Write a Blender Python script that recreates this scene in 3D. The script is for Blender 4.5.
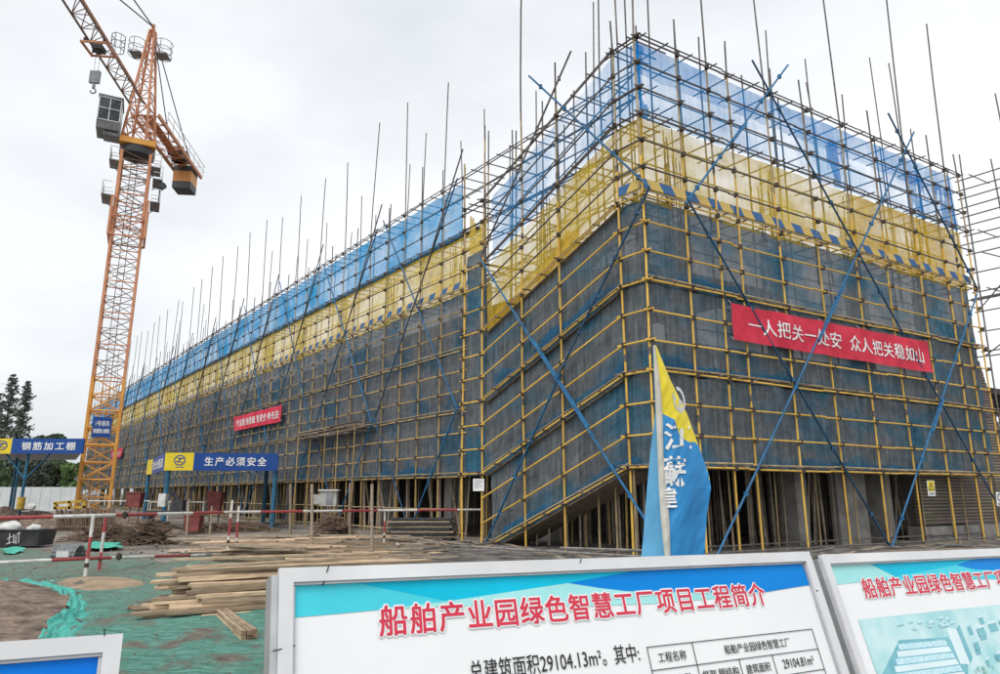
import bpy, bmesh, math, random
from mathutils import Vector, noise
random.seed(7)
R = math.radians
scene = bpy.context.scene
for o in list(bpy.data.objects): bpy.data.objects.remove(o)
COL = scene.collection

# ------------------------------------------------------------------ camera
F = 697.6; PITCH = R(12.7); EYE = 1.6
cam = bpy.data.cameras.new('camera'); cam_o = bpy.data.objects.new('camera', cam); COL.objects.link(cam_o)
cam.sensor_fit = 'HORIZONTAL'; cam.sensor_width = 36; cam.lens = 36*F/1000
cam.clip_start = 0.05; cam.clip_end = 5000
cam_o.location = (0, 0, EYE); cam_o.rotation_euler = (R(90)+PITCH, 0, 0)
scene.camera = cam_o
scene.render.resolution_x = 1024; scene.render.resolution_y = 690

# ------------------------------------------------------------------ world + sun (overcast)
SUN_EL, SUN_AZ = R(58), R(205)
w = bpy.data.worlds.new('World'); scene.world = w; w.use_nodes = True
nt = w.node_tree; nt.nodes.clear()
N = nt.nodes.new; Lk = nt.links.new
out = N('ShaderNodeOutputWorld'); add = N('ShaderNodeAddShader')
b1 = N('ShaderNodeBackground'); b2 = N('ShaderNodeBackground')
sky = N('ShaderNodeTexSky'); sky.sky_type = 'NISHITA'; sky.sun_disc = False
sky.sun_elevation = SUN_EL; sky.sun_rotation = SUN_AZ; sky.dust_density = 4
hs = N('ShaderNodeHueSaturation'); hs.inputs['Saturation'].default_value = 0.35
Lk(sky.outputs[0], hs.inputs['Color']); Lk(hs.outputs[0], b1.inputs['Color']); b1.inputs['Strength'].default_value = 0.05
tc = N('ShaderNodeTexCoord'); mp = N('ShaderNodeMapping'); mp.inputs['Scale'].default_value = (1.2, 1.2, 2.6)
nz = N('ShaderNodeTexNoise'); nz.inputs['Scale'].default_value = 1.5; nz.inputs['Detail'].default_value = 5; nz.inputs['Roughness'].default_value = .5
cr = N('ShaderNodeValToRGB')
cr.color_ramp.elements[0].position = .36; cr.color_ramp.elements[0].color = (.575, .605, .635, 1)
cr.color_ramp.elements[1].position = .60; cr.color_ramp.elements[1].color = (.775, .79, .805, 1)
Lk(tc.outputs['Generated'], mp.inputs['Vector']); Lk(mp.outputs[0], nz.inputs['Vector'])
Lk(nz.outputs['Fac'], cr.inputs['Fac']); 
gx = N('ShaderNodeSeparateXYZ'); Lk(tc.outputs['Generated'], gx.inputs[0])
gm = N('ShaderNodeMapRange'); gm.inputs['From Min'].default_value = -.6; gm.inputs['From Max'].default_value = .6; gm.inputs['To Min'].default_value = .97; gm.inputs['To Max'].default_value = 1.10
Lk(gx.outputs[0], gm.inputs[0]); gmul = N('ShaderNodeVectorMath'); gmul.operation = 'SCALE'; Lk(cr.outputs[0], gmul.inputs[0]); Lk(gm.outputs[0], gmul.inputs['Scale']); Lk(gmul.outputs[0], b2.inputs['Color']); b2.inputs['Strength'].default_value = 1.0
Lk(b1.outputs[0], add.inputs[0]); Lk(b2.outputs[0], add.inputs[1]); Lk(add.outputs[0], out.inputs['Surface'])
sl = bpy.data.lights.new('sun', 'SUN'); sl.energy = 1.4; sl.angle = R(25); sl.color = (1, .97, .93)
so = bpy.data.objects.new('sun', sl); COL.objects.link(so)
so.rotation_euler = (R(90)-SUN_EL, 0, R(180)-SUN_AZ)
vs = scene.view_settings; vs.view_transform = 'Standard'; vs.look = 'None'; vs.exposure = 0.13; vs.gamma = 1
try: vs.use_curve_mapping = False
except Exception: pass
scene.render.engine = 'CYCLES'
scene.cycles.transparent_max_bounces = 32

# ------------------------------------------------------------------ geometry of the place
ORI = Vector((0, 0, EYE))
def ray(x, y):
    cx = (x-500)/F; cy = (337-y)/F
    return Vector((cx, math.cos(PITCH)-cy*math.sin(PITCH), math.sin(PITCH)+cy*math.cos(PITCH)))
def gnd(x, y, z=0.0):
    d = ray(x, y); return ORI + d*((z-EYE)/d.z)
def at(x, y, Y):
    d = ray(x, y); return ORI + d*(Y/d.y)
A_L, A_R = R(37.24), R(58.98)
DL = Vector((-math.sin(A_L), math.cos(A_L), 0)); DR = Vector((math.sin(A_R), math.cos(A_R), 0)); UP = Vector((0, 0, 1))
C0 = gnd(661, 564)
def W(s, t, z=0.0): return C0 + DR*s + DL*t + UP*z
def on_plane(x, y, P, d):
    n = Vector((d.y, -d.x, 0)); r = ray(x, y); k = ((P-ORI).dot(n))/r.dot(n); Q = ORI + r*k
    return (Q-P).dot(d), Q.z
SM = 1.32            # s of the long facade's outer row
M0 = gnd(459, 539.5); T0 = (M0-C0).dot(DL) - 0.0
LEV = [2.25+.786*k for k in range(16)]
Z_GY, Z_YB, Z_TOP = LEV[9], LEV[12], LEV[15]

# ------------------------------------------------------------------ mesh helpers
class MB:
    def __init__(s): s.v = []; s.f = []; s.m = []; s.uv = {}
    def add(s, vs, fs, m=0):
        b = len(s.v); s.v += [Vector(v) for v in vs]
        for f in fs: s.f.append([b+i for i in f]); s.m.append(m)
    def tube(s, p, q, r, n=6, m=0, r2=None):
        p = Vector(p); q = Vector(q); d = (q-p)
        if d.length < 1e-6: return s
        d.normalize(); a = d.orthogonal().normalized(); c = d.cross(a); r2 = r if r2 is None else r2
        vs = []
        for k in range(n):
            th = 2*math.pi*k/n; o = a*math.cos(th)+c*math.sin(th)
            vs += [p+o*r, q+o*r2]
        fs = [[2*k, 2*((k+1) % n), 2*((k+1) % n)+1, 2*k+1] for k in range(n)]
        fs += [[2*k for k in range(n)][::-1], [2*k+1 for k in range(n)]]
        s.add(vs, fs, m); return s
    def path(s, pts, r, n=6, m=0):
        for a, b in zip(pts, pts[1:]): s.tube(a, b, r, n, m)
        return s
    def obox(s, c, ex, ey, ez, m=0):      # half-axis vectors
        c = Vector(c); ex = Vector(ex); ey = Vector(ey); ez = Vector(ez)
        vs = [c+ex*i+ey*j+ez*k for i in (-1, 1) for j in (-1, 1) for k in (-1, 1)]
        fs = [[0, 1, 3, 2], [4, 6, 7, 5], [0, 4, 5, 1], [2, 3, 7, 6], [0, 2, 6, 4], [1, 5, 7, 3]]
        if ex.cross(ey).dot(ez) < 0: fs = [f[::-1] for f in fs]
        s.add(vs, fs, m); return s
    def box(s, c, sx, sy, sz, m=0): return s.obox(c, (sx/2, 0, 0), (0, sy/2, 0), (0, 0, sz/2), m)
    def beam(s, p, q, wd, ht, m=0, up=UP):   # bar with rectangular section
        p = Vector(p); q = Vector(q); d = q-p; L = d.length; d.normalize()
        sx = d.cross(up)
        if sx.length < 1e-4: sx = d.cross(Vector((1, 0, 0)))
        sx.normalize(); u = sx.cross(d)
        return s.obox((p+q)/2, d*(L/2), sx*(wd/2), u*(ht/2), m)
    def poly(s, pts, m=0): s.add(pts, [list(range(len(pts)))], m); return s
    def build(s, name, mats, parent=None, origin=None, smooth=False):
        if not isinstance(mats, (list, tuple)): mats = [mats]
        if origin is None:
            if parent is not None: origin = parent['_o']
            else:
                xs = [v.x for v in s.v]; ys = [v.y for v in s.v]; zs = [v.z for v in s.v]
                origin = Vector(((min(xs)+max(xs))/2, (min(ys)+max(ys))/2, min(zs)))
        o_ = Vector(origin)
        me = bpy.data.meshes.new(name); me.from_pydata([v-o_ for v in s.v], [], s.f)
        for mm in mats: me.materials.append(mm)
        me.polygons.foreach_set('material_index', s.m)
        if smooth: me.polygons.foreach_set('use_smooth', [True]*len(s.f))
        me.update()
        ob = bpy.data.objects.new(name, me); COL.objects.link(ob)
        if parent is not None: ob.parent = parent
        else: ob.location = o_
        ORG[ob.name] = o_.copy()
        return ob
ORG = {}
class Par(dict): pass
def thing(name, label, cat, loc, group=None):
    o = bpy.data.objects.new(name, None); COL.objects.link(o); o.location = loc; o.empty_display_size = .3
    ORG[o.name] = Vector(loc); tag(o, label, cat, group); return o
def tag(o, label, cat=None, group=None, kind=None):
    if label: o['label'] = label
    if cat: o['category'] = cat
    if group: o['group'] = group
    if kind: o['kind'] = kind
    return o
# parent origin lookup: every mesh keeps its vertices relative to its top-level thing
def part(mb, name, mats, parent, smooth=False): return mb.build(name, mats, parent, ORG[parent.name], smooth)
def many(items, name, mats, parent, draw, key, cap=100, smooth=False):
    """items -> one mesh each, the largest 'cap' in view; the rest as one stuff part"""
    items = sorted(items, key=key)
    for it in items[:cap]:
        mb = MB(); draw(mb, it); part(mb, name, mats, parent, smooth)
    if items[cap:]:
        mb = MB()
        for it in items[cap:]: draw(mb, it)
        o = part(mb, name, mats, parent, smooth); o['kind'] = 'stuff'
def cdist(p): return (Vector(p)-ORI).length

# ------------------------------------------------------------------ materials
def newmat(name):
    m = bpy.data.materials.new(name); m.use_nodes = True; t = m.node_tree; t.nodes.clear()
    return m, t, t.nodes.new, t.links.new
def mat(name, c1, c2=None, rough=.7, scale=4, detail=5, bump=0, metal=0, stretch=(1, 1, 1), lo=.35, hi=.65, rnd=0, spec=.3, c3=None, coord='Object'):
    m, t, N, L = newmat(name); o = N('ShaderNodeOutputMaterial'); p = N('ShaderNodeBsdfPrincipled'); L(p.outputs[0], o.inputs[0])
    p.inputs['Roughness'].default_value = rough; p.inputs['Metallic'].default_value = metal
    p.inputs['Specular IOR Level'].default_value = spec
    c2 = c2 or tuple(x*.7 for x in c1)
    tc = N('ShaderNodeTexCoord'); mp = N('ShaderNodeMapping'); mp.inputs['Scale'].default_value = stretch
    nz = N('ShaderNodeTexNoise'); nz.inputs['Scale'].default_value = scale; nz.inputs['Detail'].default_value = detail; nz.inputs['Roughness'].default_value = .6
    L(tc.outputs[coord], mp.inputs[0]); L(mp.outputs[0], nz.inputs['Vector'])
    r = N('ShaderNodeValToRGB'); e = r.color_ramp.elements
    e[0].position = lo; e[0].color = (*c2, 1); e[1].position = hi; e[1].color = (*c1, 1)
    if c3: x = e.new((lo+hi)/2); x.color = (*c3, 1)
    L(nz.outputs['Fac'], r.inputs[0]); col = r.outputs[0]
    if rnd:
        oi = N('ShaderNodeObjectInfo'); mr = N('ShaderNodeMapRange'); mr.inputs['To Min'].default_value = 1-rnd; mr.inputs['To Max'].default_value = 1+rnd*.6
        L(oi.outputs['Random'], mr.inputs[0]); h = N('ShaderNodeHueSaturation'); L(mr.outputs[0], h.inputs['Value']); L(col, h.inputs['Color']); col = h.outputs[0]
    L(col, p.inputs['Base Color'])
    if bump:
        b = N('ShaderNodeBump'); b.inputs['Strength'].default_value = bump; b.inputs['Distance'].default_value = .03
        n2 = N('ShaderNodeTexNoise'); n2.inputs['Scale'].default_value = scale*4; n2.inputs['Detail'].default_value = 6
        L(mp.outputs[0], n2.inputs['Vector']); L(n2.outputs['Fac'], b.inputs['Height']); L(b.outputs[0], p.inputs['Normal'])
    return m
def flat(name, c, rough=.6, spec=.3): return mat(name, c, tuple(x*.88 for x in c), rough, 3, spec=spec)

def netmat(name, c1, c2, dens_lo, dens_hi, blue=None, trans=.45, vscale=1.0, band=.34):
    """mesh netting: thin cloth, part of the light passes through the holes; uv = metres along / metres up"""
    m, t, N, L = newmat(name); o = N('ShaderNodeOutputMaterial')
    uv = N('ShaderNodeUVMap'); uv.uv_map = 'uv'
    def nze(sx, sy, sc, det=5, rough=.6):
        mp = N('ShaderNodeMapping'); mp.inputs['Scale'].default_value = (sx, sy, 1); L(uv.outputs[0], mp.inputs[0])
        n = N('ShaderNodeTexNoise'); n.inputs['Scale'].default_value = sc; n.inputs['Detail'].default_value = det; n.inputs['Roughness'].default_value = rough
        L(mp.outputs[0], n.inputs['Vector']); return n.outputs['Fac']
    streak = nze(5, .35, 1.6, 6, .65); patch = nze(.35, .5, 1.0, 3); fine = nze(14, 2, 2, 4)
    def ramp(fac, p0, c0, p1, cc):
        r = N('ShaderNodeValToRGB'); e = r.color_ramp.elements; e[0].position = p0; e[0].color = c0; e[1].position = p1; e[1].color = cc; L(fac, r.inputs[0]); return r.outputs[0]
    def mix(f, a, b, bt='MIX'):
        x = N('ShaderNodeMix'); x.data_type = 'RGBA'; x.blend_type = bt
        if isinstance(f, (int, float)): x.inputs[0].default_value = f
        else: L(f, x.inputs[0])
        L(a, x.inputs[6]); L(b, x.inputs[7]); return x.outputs[2]
    col = ramp(streak, .3, (*c2, 1), .7, (*c1, 1))
    if blue:
        sx = N('ShaderNodeSeparateXYZ'); L(uv.outputs[0], sx.inputs[0])
        ma = N('ShaderNodeMath'); ma.operation = 'MULTIPLY'; ma.inputs[1].default_value = band; L(sx.outputs[1], ma.inputs[0])
        mb_ = N('ShaderNodeMath'); mb_.operation = 'SUBTRACT'; L(nze(.55, .9, 1.3, 4), mb_.inputs[0]); L(ma.outputs[0], mb_.inputs[1])
        f = ramp(mb_.outputs[0], .36, (0, 0, 0, 1), .56, (.9, .9, .9, 1))
        f2 = ramp(patch, .47, (0, 0, 0, 1), .63, (.8, .8, .8, 1))
        f = mix(1.0, f, f2, 'LIGHTEN')
        bc = ramp(streak, .3, tuple(x*.55 for x in blue)+(1,), .7, (*blue, 1))
        col = mix(f, col, bc)
    # pale crease streaks and mottling put into the cloth colour
    cre = ramp(nze(16, .5, 1.3, 3, .5), .60, (1, 1, 1, 1), .74, (1.55, 1.55, 1.5, 1)); col = mix(1.0, col, cre, 'MULTIPLY')
    blo = ramp(nze(2.2, 2.6, 1.6, 6, .7), .32, (.72, .72, .74, 1), .66, (1.2, 1.2, 1.18, 1)); col = mix(1.0, col, blo, 'MULTIPLY')
    dif = N('ShaderNodeBsdfDiffuse'); tr = N('ShaderNodeBsdfTranslucent'); L(col, dif.inputs[0]); L(col, tr.inputs[0])
    mx = N('ShaderNodeMixShader'); mx.inputs[0].default_value = trans; L(dif.outputs[0], mx.inputs[1]); L(tr.outputs[0], mx.inputs[2])
    tp = N('ShaderNodeBsdfTransparent')
    sh = N('ShaderNodeMath'); sh.operation = 'MULTIPLY_ADD'; L(streak, sh.inputs[0]); sh.inputs[1].default_value = .35; sh.inputs[2].default_value = .325
    av = N('ShaderNodeMath'); av.operation = 'ADD'; L(sh.outputs[0], av.inputs[0]); L(patch, av.inputs[1])
    mr = N('ShaderNodeMapRange'); mr.inputs['From Min'].default_value = .82; mr.inputs['From Max'].default_value = 1.16
    mr.inputs['To Min'].default_value = dens_lo; mr.inputs['To Max'].default_value = dens_hi; L(av.outputs[0], mr.inputs[0])
    m2 = N('ShaderNodeMixShader'); L(mr.outputs[0], m2.inputs[0]); L(tp.outputs[0], m2.inputs[1]); L(mx.outputs[0], m2.inputs[2])
    L(m2.outputs[0], o.inputs[0]); return m

M = {}
M['yellow_tube'] = mat('yellow_tube', (.82, .52, .10), (.62, .37, .07), .5, 3, rnd=.2, stretch=(1, 1, 1), lo=.3, hi=.6)
M['rusty_tube'] = mat('rusty_tube', (.21, .185, .17), (.095, .08, .072), .6, 5, rnd=.3)
M['tan_tube'] = mat('tan_tube', (.50, .38, .20), (.25, .19, .12), .6, 2.2, rnd=.2)
M['grey_tube'] = mat('grey_tube', (.25, .235, .22), (.12, .105, .095), .5, 5, rnd=.3)
M['blue_tube'] = mat('blue_tube', (.022, .17, .36), (.014, .10, .23), .45, 4, rnd=.3)
M['dark_blue_tube'] = mat('dark_blue_tube', (.028, .095, .19), (.018, .055, .11), .5, 4, rnd=.2)
M['clamp'] = mat('clamp', (.075, .055, .045), (.03, .024, .02), .6, 9)
M['grey_net'] = netmat('grey_net', (.25, .275, .295), (.11, .128, .145), .90, .985, blue=(.055, .225, .36), trans=.3)
M['grey_net_dense'] = netmat('grey_net_dense', (.255, .265, .275), (.135, .145, .16), .88, .985, blue=(.06, .17, .27), trans=.25, band=.5)
M['yellow_net'] = netmat('yellow_net', (.90, .67, .09), (.76, .52, .06), .30, .85, trans=.5)
M['blue_gather'] = netmat('blue_gather', (.02, .34, .80), (.012, .22, .6), .45, .85, trans=.5)
M['yellow_net_dense'] = netmat('yellow_net_dense', (.92, .70, .13), (.78, .55, .08), .56, .90, trans=.5)
M['blue_net'] = netmat('blue_net', (.012, .44, .95), (.01, .33, .82), .12, .60, trans=.5)
M['blue_net_dense'] = netmat('blue_net_dense', (.03, .50, .95), (.015, .36, .82), .58, .95, trans=.5)
M['concrete'] = mat('concrete', (.36, .345, .32), (.2, .19, .18), .85, 1.5, bump=.3)
M['shaded_concrete'] = mat('shaded_concrete', (.11, .10, .09), (.06, .055, .05), .9, 1.2, bump=.3)  # interior shade put into the concrete colour of slabs and inner walls
M['prop'] = mat('prop', (.44, .37, .28), (.22, .18, .14), .6, 4, rnd=.35)
M['plank'] = mat('plank', (.66, .50, .34), (.31, .22, .145), .75, 2.2, stretch=(1.5, 14, 14), rnd=.6, bump=.3, c3=(.52, .39, .26))
M['plank_end'] = mat('plank_end', (.42, .28, .15), (.2, .13, .08), .8, 18, rnd=.3)
M['old_plank'] = mat('old_plank', (.44, .36, .275), (.22, .175, .13), .8, 2, stretch=(1.5, 12, 12), rnd=.3, bump=.25)
M['orange'] = mat('orange_paint', (.66, .31, .17), (.50, .21, .11), .55, 1.2, rnd=.08)
M['orange_low'] = mat('orange_paint_new', (.80, .40, .09), (.64, .29, .06), .5, 1.2)
M['white_metal'] = mat('white_metal', (.72, .73, .74), (.6, .61, .62), .35, 2, spec=.5)
M['alu'] = mat('aluminium', (.55, .56, .57), (.4, .41, .42), .35, 5, metal=.5)
M['board_white'] = mat('board_white', (.83, .845, .85), (.77, .79, .80), .4, .9, detail=8)
M['black'] = flat('black_print', (.02, .02, .022), .5)
M['red_print'] = flat('red_print', (.66, .035, .075), .45)
M['white_print'] = flat('white_print', (.85, .85, .85), .5)
M['cyan_light'] = flat('cyan_light', (.07, .64, .76), .45, .15)
M['cyan'] = flat('cyan_print', (.003, .52, .74), .45, .15)
M['teal_pale'] = flat('teal_pale', (.36, .76, .76), .35)
M['deep_blue'] = mat('deep_blue_print', (.0, .27, .74), (.0, .20, .64), .5, 1.0, detail=0, spec=.15)
M['sign_blue'] = flat('sign_blue', (.012, .07, .30), .4)
M['sign_yellow'] = flat('sign_yellow', (.80, .62, .03), .4)
M['banner_red'] = mat('banner_red', (.70, .045, .085), (.54, .025, .055), .75, 1.6)
M['dark_metal'] = mat('dark_metal', (.07, .07, .075), (.035, .035, .04), .5, 4)
M['grey_metal'] = mat('grey_metal', (.30, .31, .32), (.17, .175, .18), .45, 3)
M['glass'] = mat('cab_glass', (.05, .065, .075), (.03, .04, .05), .12, 2, spec=.6)
M['red_paint'] = mat('red_paint', (.30, .085, .08), (.16, .05, .045), .75, 4)
M['white_rail'] = mat('white_rail', (.74, .72, .69), (.5, .47, .44), .5, 6, rnd=.1)
M['red_rail'] = mat('red_rail', (.42, .075, .08), (.30, .06, .06), .55, 6)
M['shed_blue'] = mat('shed_blue', (.04, .17, .28), (.025, .1, .18), .5, 4)
M['rust'] = mat('rust', (.27, .185, .135), (.13, .09, .065), .8, 8, rnd=.3)
M['white_bag'] = mat('white_bag', (.7, .7, .68), (.5, .5, .48), .7, 3)
M['hoarding'] = mat('hoarding', (.62, .65, .66), (.5, .53, .54), .6, .6)
M['bark'] = mat('bark', (.12, .095, .075), (.06, .05, .04), .9, 6)
def leafmat(name, c, d):
    return mat(name, c, d, .7, .45, detail=3, lo=.3, hi=.7, spec=.15)
M['leaf_dark'] = leafmat('leaf_dark', (.15, .175, .145), (.08, .10, .085))
M['leaf_mid'] = leafmat('leaf_mid', (.15, .20, .11), (.08, .12, .07))
M['leaf_light'] = leafmat('leaf_light', (.22, .32, .13), (.13, .2, .085))

# ground: mud + grit + damp patches
def groundmat():
    m, t, N, L = newmat('site_mud'); o = N('ShaderNodeOutputMaterial'); p = N('ShaderNodeBsdfPrincipled'); L(p.outputs[0], o.inputs[0])
    g = N('ShaderNodeNewGeometry')
    def nz(sc, det=6, ro=.6):
        n = N('ShaderNodeTexNoise'); n.inputs['Scale'].default_value = sc; n.inputs['Detail'].default_value = det; n.inputs['Roughness'].default_value = ro; L(g.outputs['Position'], n.inputs['Vector']); return n.outputs['Fac']
    def ramp(f, *st):
        r = N('ShaderNodeValToRGB'); e = r.color_ramp.elements
        e[0].position, e[0].color = st[0][0], (*st[0][1], 1); e[1].position, e[1].color = st[-1][0], (*st[-1][1], 1)
        for q, c in st[1:-1]: x = e.new(q); x.color = (*c, 1)
        L(f, r.inputs[0]); return r.outputs[0]
    a = ramp(nz(.35, 5), (.33, (.10, .085, .07)), (.5, (.235, .205, .17)), (.66, (.33, .30, .26)))
    b = ramp(nz(6, 8, .75), (.3, (.42, .42, .42)), (.7, (1.3, 1.3, 1.3)))
    x = N('ShaderNodeMix'); x.data_type = 'RGBA'; x.blend_type = 'MULTIPLY'; x.inputs[0].default_value = 1; L(a, x.inputs[6]); L(b, x.inputs[7])
    L(x.outputs[2], p.inputs['Base Color'])
    rr = ramp(nz(.5, 3), (.35, (.45, .45, .45)), (.6, (.95, .95, .95))); L(rr, p.inputs['Roughness'])
    bu = N('ShaderNodeBump'); bu.inputs['Strength'].default_value = .8; bu.inputs['Distance'].default_value = .06; L(nz(5, 9, .75), bu.inputs['Height']); L(bu.outputs[0], p.inputs['Normal'])
    return m
M['mud'] = groundmat()
M['soil'] = mat('brown_soil', (.29, .215, .17), (.075, .055, .045), .95, 4, detail=11, bump=1.0, c3=(.175, .13, .10), lo=.34, hi=.66)
M['sand'] = mat('sandy_soil', (.36, .27, .18), (.2, .15, .105), .95, 2.5, detail=8, bump=.7)
def dustnet():
    m, t, N, L = newmat('dust_net'); o = N('ShaderNodeOutputMaterial')
    g = N('ShaderNodeNewGeometry')
    def nz(sc, st=(1, 1, 1), det=6, ro=.65):
        mp = N('ShaderNodeMapping'); mp.inputs['Scale'].default_value = st; L(g.outputs['Position'], mp.inputs[0])
        n = N('ShaderNodeTexNoise'); n.inputs['Scale'].default_value = sc; n.inputs['Detail'].default_value = det; n.inputs['Roughness'].default_value = ro; L(mp.outputs[0], n.inputs['Vector']); return n.outputs['Fac']
    def ramp(f, p0, c0, p1, c1):
        r = N('ShaderNodeValToRGB'); e = r.color_ramp.elements; e[0].position = p0; e[0].color = (*c0, 1); e[1].position = p1; e[1].color = (*c1, 1); L(f, r.inputs[0]); return r.outputs[0]
    def mixc(f, a, b, bt='MIX'):
        q = N('ShaderNodeMix'); q.data_type = 'RGBA'; q.blend_type = bt
        if isinstance(f, float): q.inputs[0].default_value = f
        else: L(f, q.inputs[0])
        for k, c in ((6, a), (7, b)):
            if isinstance(c, tuple): q.inputs[k].default_value = (*c, 1)
            else: L(c, q.inputs[k])
        return q.outputs[2]
    col = ramp(nz(11, (1, 2.2, 1), 9, .78), .33, (.07, .28, .215), .66, (.25, .57, .47))
    strand = ramp(nz(5, (.6, 7, 1), 5, .7), .44, (.55, .6, .6), .60, (1.15, 1.12, 1.1)); col = mixc(1.0, col, strand, 'MULTIPLY')
    holes = ramp(nz(26, (1, 1, 1), 4, .6), .32, (1, 1, 1), .40, (0, 0, 0)); col = mixc(holes, col, (.075, .07, .055))
    dirt = ramp(nz(1.25, (1, .8, 1), 10, .74), .50, (0, 0, 0), .60, (1, 1, 1))
    far = N('ShaderNodeSeparateXYZ'); L(g.outputs['Position'], far.inputs[0])
    mr = N('ShaderNodeMapRange'); mr.inputs['From Min'].default_value = 9.5; mr.inputs['From Max'].default_value = 14.5; mr.inputs['To Min'].default_value = .12; mr.inputs['To Max'].default_value = .88; L(far.outputs[1], mr.inputs[0])
    d2 = ramp(nz(3.4, (.8, 2.2, 1), 9, .78), .40, (.15, .15, .15), .55, (1, 1, 1))
    fm = N('ShaderNodeMath'); fm.operation = 'MULTIPLY'; L(mr.outputs[0], fm.inputs[0]); L(d2, fm.inputs[1])
    ad = N('ShaderNodeMath'); ad.operation = 'MAXIMUM'; ad.use_clamp = True; L(dirt, ad.inputs[0]); L(fm.outputs[0], ad.inputs[1])
    mud = ramp(nz(8, (1, 1.5, 1), 9, .78), .32, (.085, .073, .06), .66, (.31, .275, .225))
    class X: pass
    x = X(); x.outputs = {2: mixc(ad.outputs[0], col, mud)}
    p = N('ShaderNodeBsdfPrincipled'); L(x.outputs[2], p.inputs['Base Color']); p.inputs['Roughness'].default_value = .85; p.inputs['Specular IOR Level'].default_value = .15
    bu = N('ShaderNodeBump'); bu.inputs['Strength'].default_value = .9; bu.inputs['Distance'].default_value = .07; L(nz(9, (1, 2.5, 1), 9, .78), bu.inputs['Height']); L(bu.outputs[0], p.inputs['Normal'])
    L(p.outputs[0], o.inputs[0]); return m
M['dust_net'] = dustnet()
M['green_net'] = mat('green_net_fold', (.08, .50, .36), (.03, .25, .19), .7, 6, stretch=(1, 1, 1), bump=.5)
M['teal_fold'] = mat('teal_net_fold', (.10, .50, .42), (.04, .28, .23), .7, 6, stretch=(6, 1, 1), bump=.6)
def striped(name, ca, cb, period, axis_vec):
    m, t, N, L = newmat(name); o = N('ShaderNodeOutputMaterial'); p = N('ShaderNodeBsdfPrincipled'); L(p.outputs[0], o.inputs[0]); p.inputs['Roughness'].default_value = .6
    g = N('ShaderNodeNewGeometry'); d = N('ShaderNodeVectorMath'); d.operation = 'DOT_PRODUCT'; d.inputs[1].default_value = axis_vec; L(g.outputs['Position'], d.inputs[0])
    a = N('ShaderNodeMath'); a.operation = 'PINGPONG'; a.inputs[1].default_value = period; L(d.outputs['Value'], a.inputs[0])
    b = N('ShaderNodeMath'); b.operation = 'GREATER_THAN'; b.inputs[1].default_value = period/2; L(a.outputs[0], b.inputs[0])
    x = N('ShaderNodeMix'); x.data_type = 'RGBA'; L(b.outputs[0], x.inputs[0]); x.inputs[6].default_value = (*ca, 1); x.inputs[7].default_value = (*cb, 1)
    L(x.outputs[2], p.inputs['Base Color']); return m
M['toe_right'] = striped('toe_board_right', (.62, .44, .12), (.03, .12, .30), .46, tuple(DR+UP*.7))
M['toe_left'] = striped('toe_board_left', (.62, .44, .12), (.03, .12, .30), .46, tuple(DL+UP*.7))
M['weight'] = striped('counterweight_stripes', (.62, .28, .09), (.07, .07, .075), .95, (0, 0, 1))
def brickmat():
    m, t, N, L = newmat('rough_brick'); o = N('ShaderNodeOutputMaterial'); p = N('ShaderNodeBsdfPrincipled'); L(p.outputs[0], o.inputs[0]); p.inputs['Roughness'].default_value = .9
    uv = N('ShaderNodeUVMap'); uv.uv_map = 'uv'; b = N('ShaderNodeTexBrick'); L(uv.outputs[0], b.inputs['Vector'])
    b.inputs['Scale'].default_value = 1; b.inputs['Brick Width'].default_value = 2.2; b.inputs['Row Height'].default_value = .115; b.inputs['Mortar Size'].default_value = .026
    b.inputs['Color1'].default_value = (.29, .21, .14, 1); b.inputs['Color2'].default_value = (.19, .135, .095, 1); b.inputs['Mortar'].default_value = (.07, .06, .05, 1)
    n = N('ShaderNodeTexNoise'); n.inputs['Scale'].default_value = 1.4; n.inputs['Detail'].default_value = 7; L(uv.outputs[0], n.inputs['Vector'])
    x = N('ShaderNodeMix'); x.data_type = 'RGBA'; x.blend_type = 'MULTIPLY'; x.inputs[0].default_value = .7; L(b.outputs[0], x.inputs[6]); L(n.outputs['Color'], x.inputs[7])
    h = N('ShaderNodeHueSaturation'); h.inputs['Saturation'].default_value = .7; h.inputs['Value'].default_value = 1.5; L(x.outputs[2], h.inputs['Color']); L(h.outputs[0], p.inputs['Base Color'])
    bu = N('ShaderNodeBump'); bu.inputs['Strength'].default_value = .8; bu.inputs['Distance'].default_value = .03; L(b.outputs['Fac'], bu.inputs['Height']); bu.invert = True; L(bu.outputs[0], p.inputs['Normal'])
    return m
M['brick'] = brickmat()

def setuv(ob, uvs):
    me = ob.data; l = me.uv_layers.new(name='uv')
    for lp in me.loops: l.data[lp.index].uv = uvs[lp.vertex_index]

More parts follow.
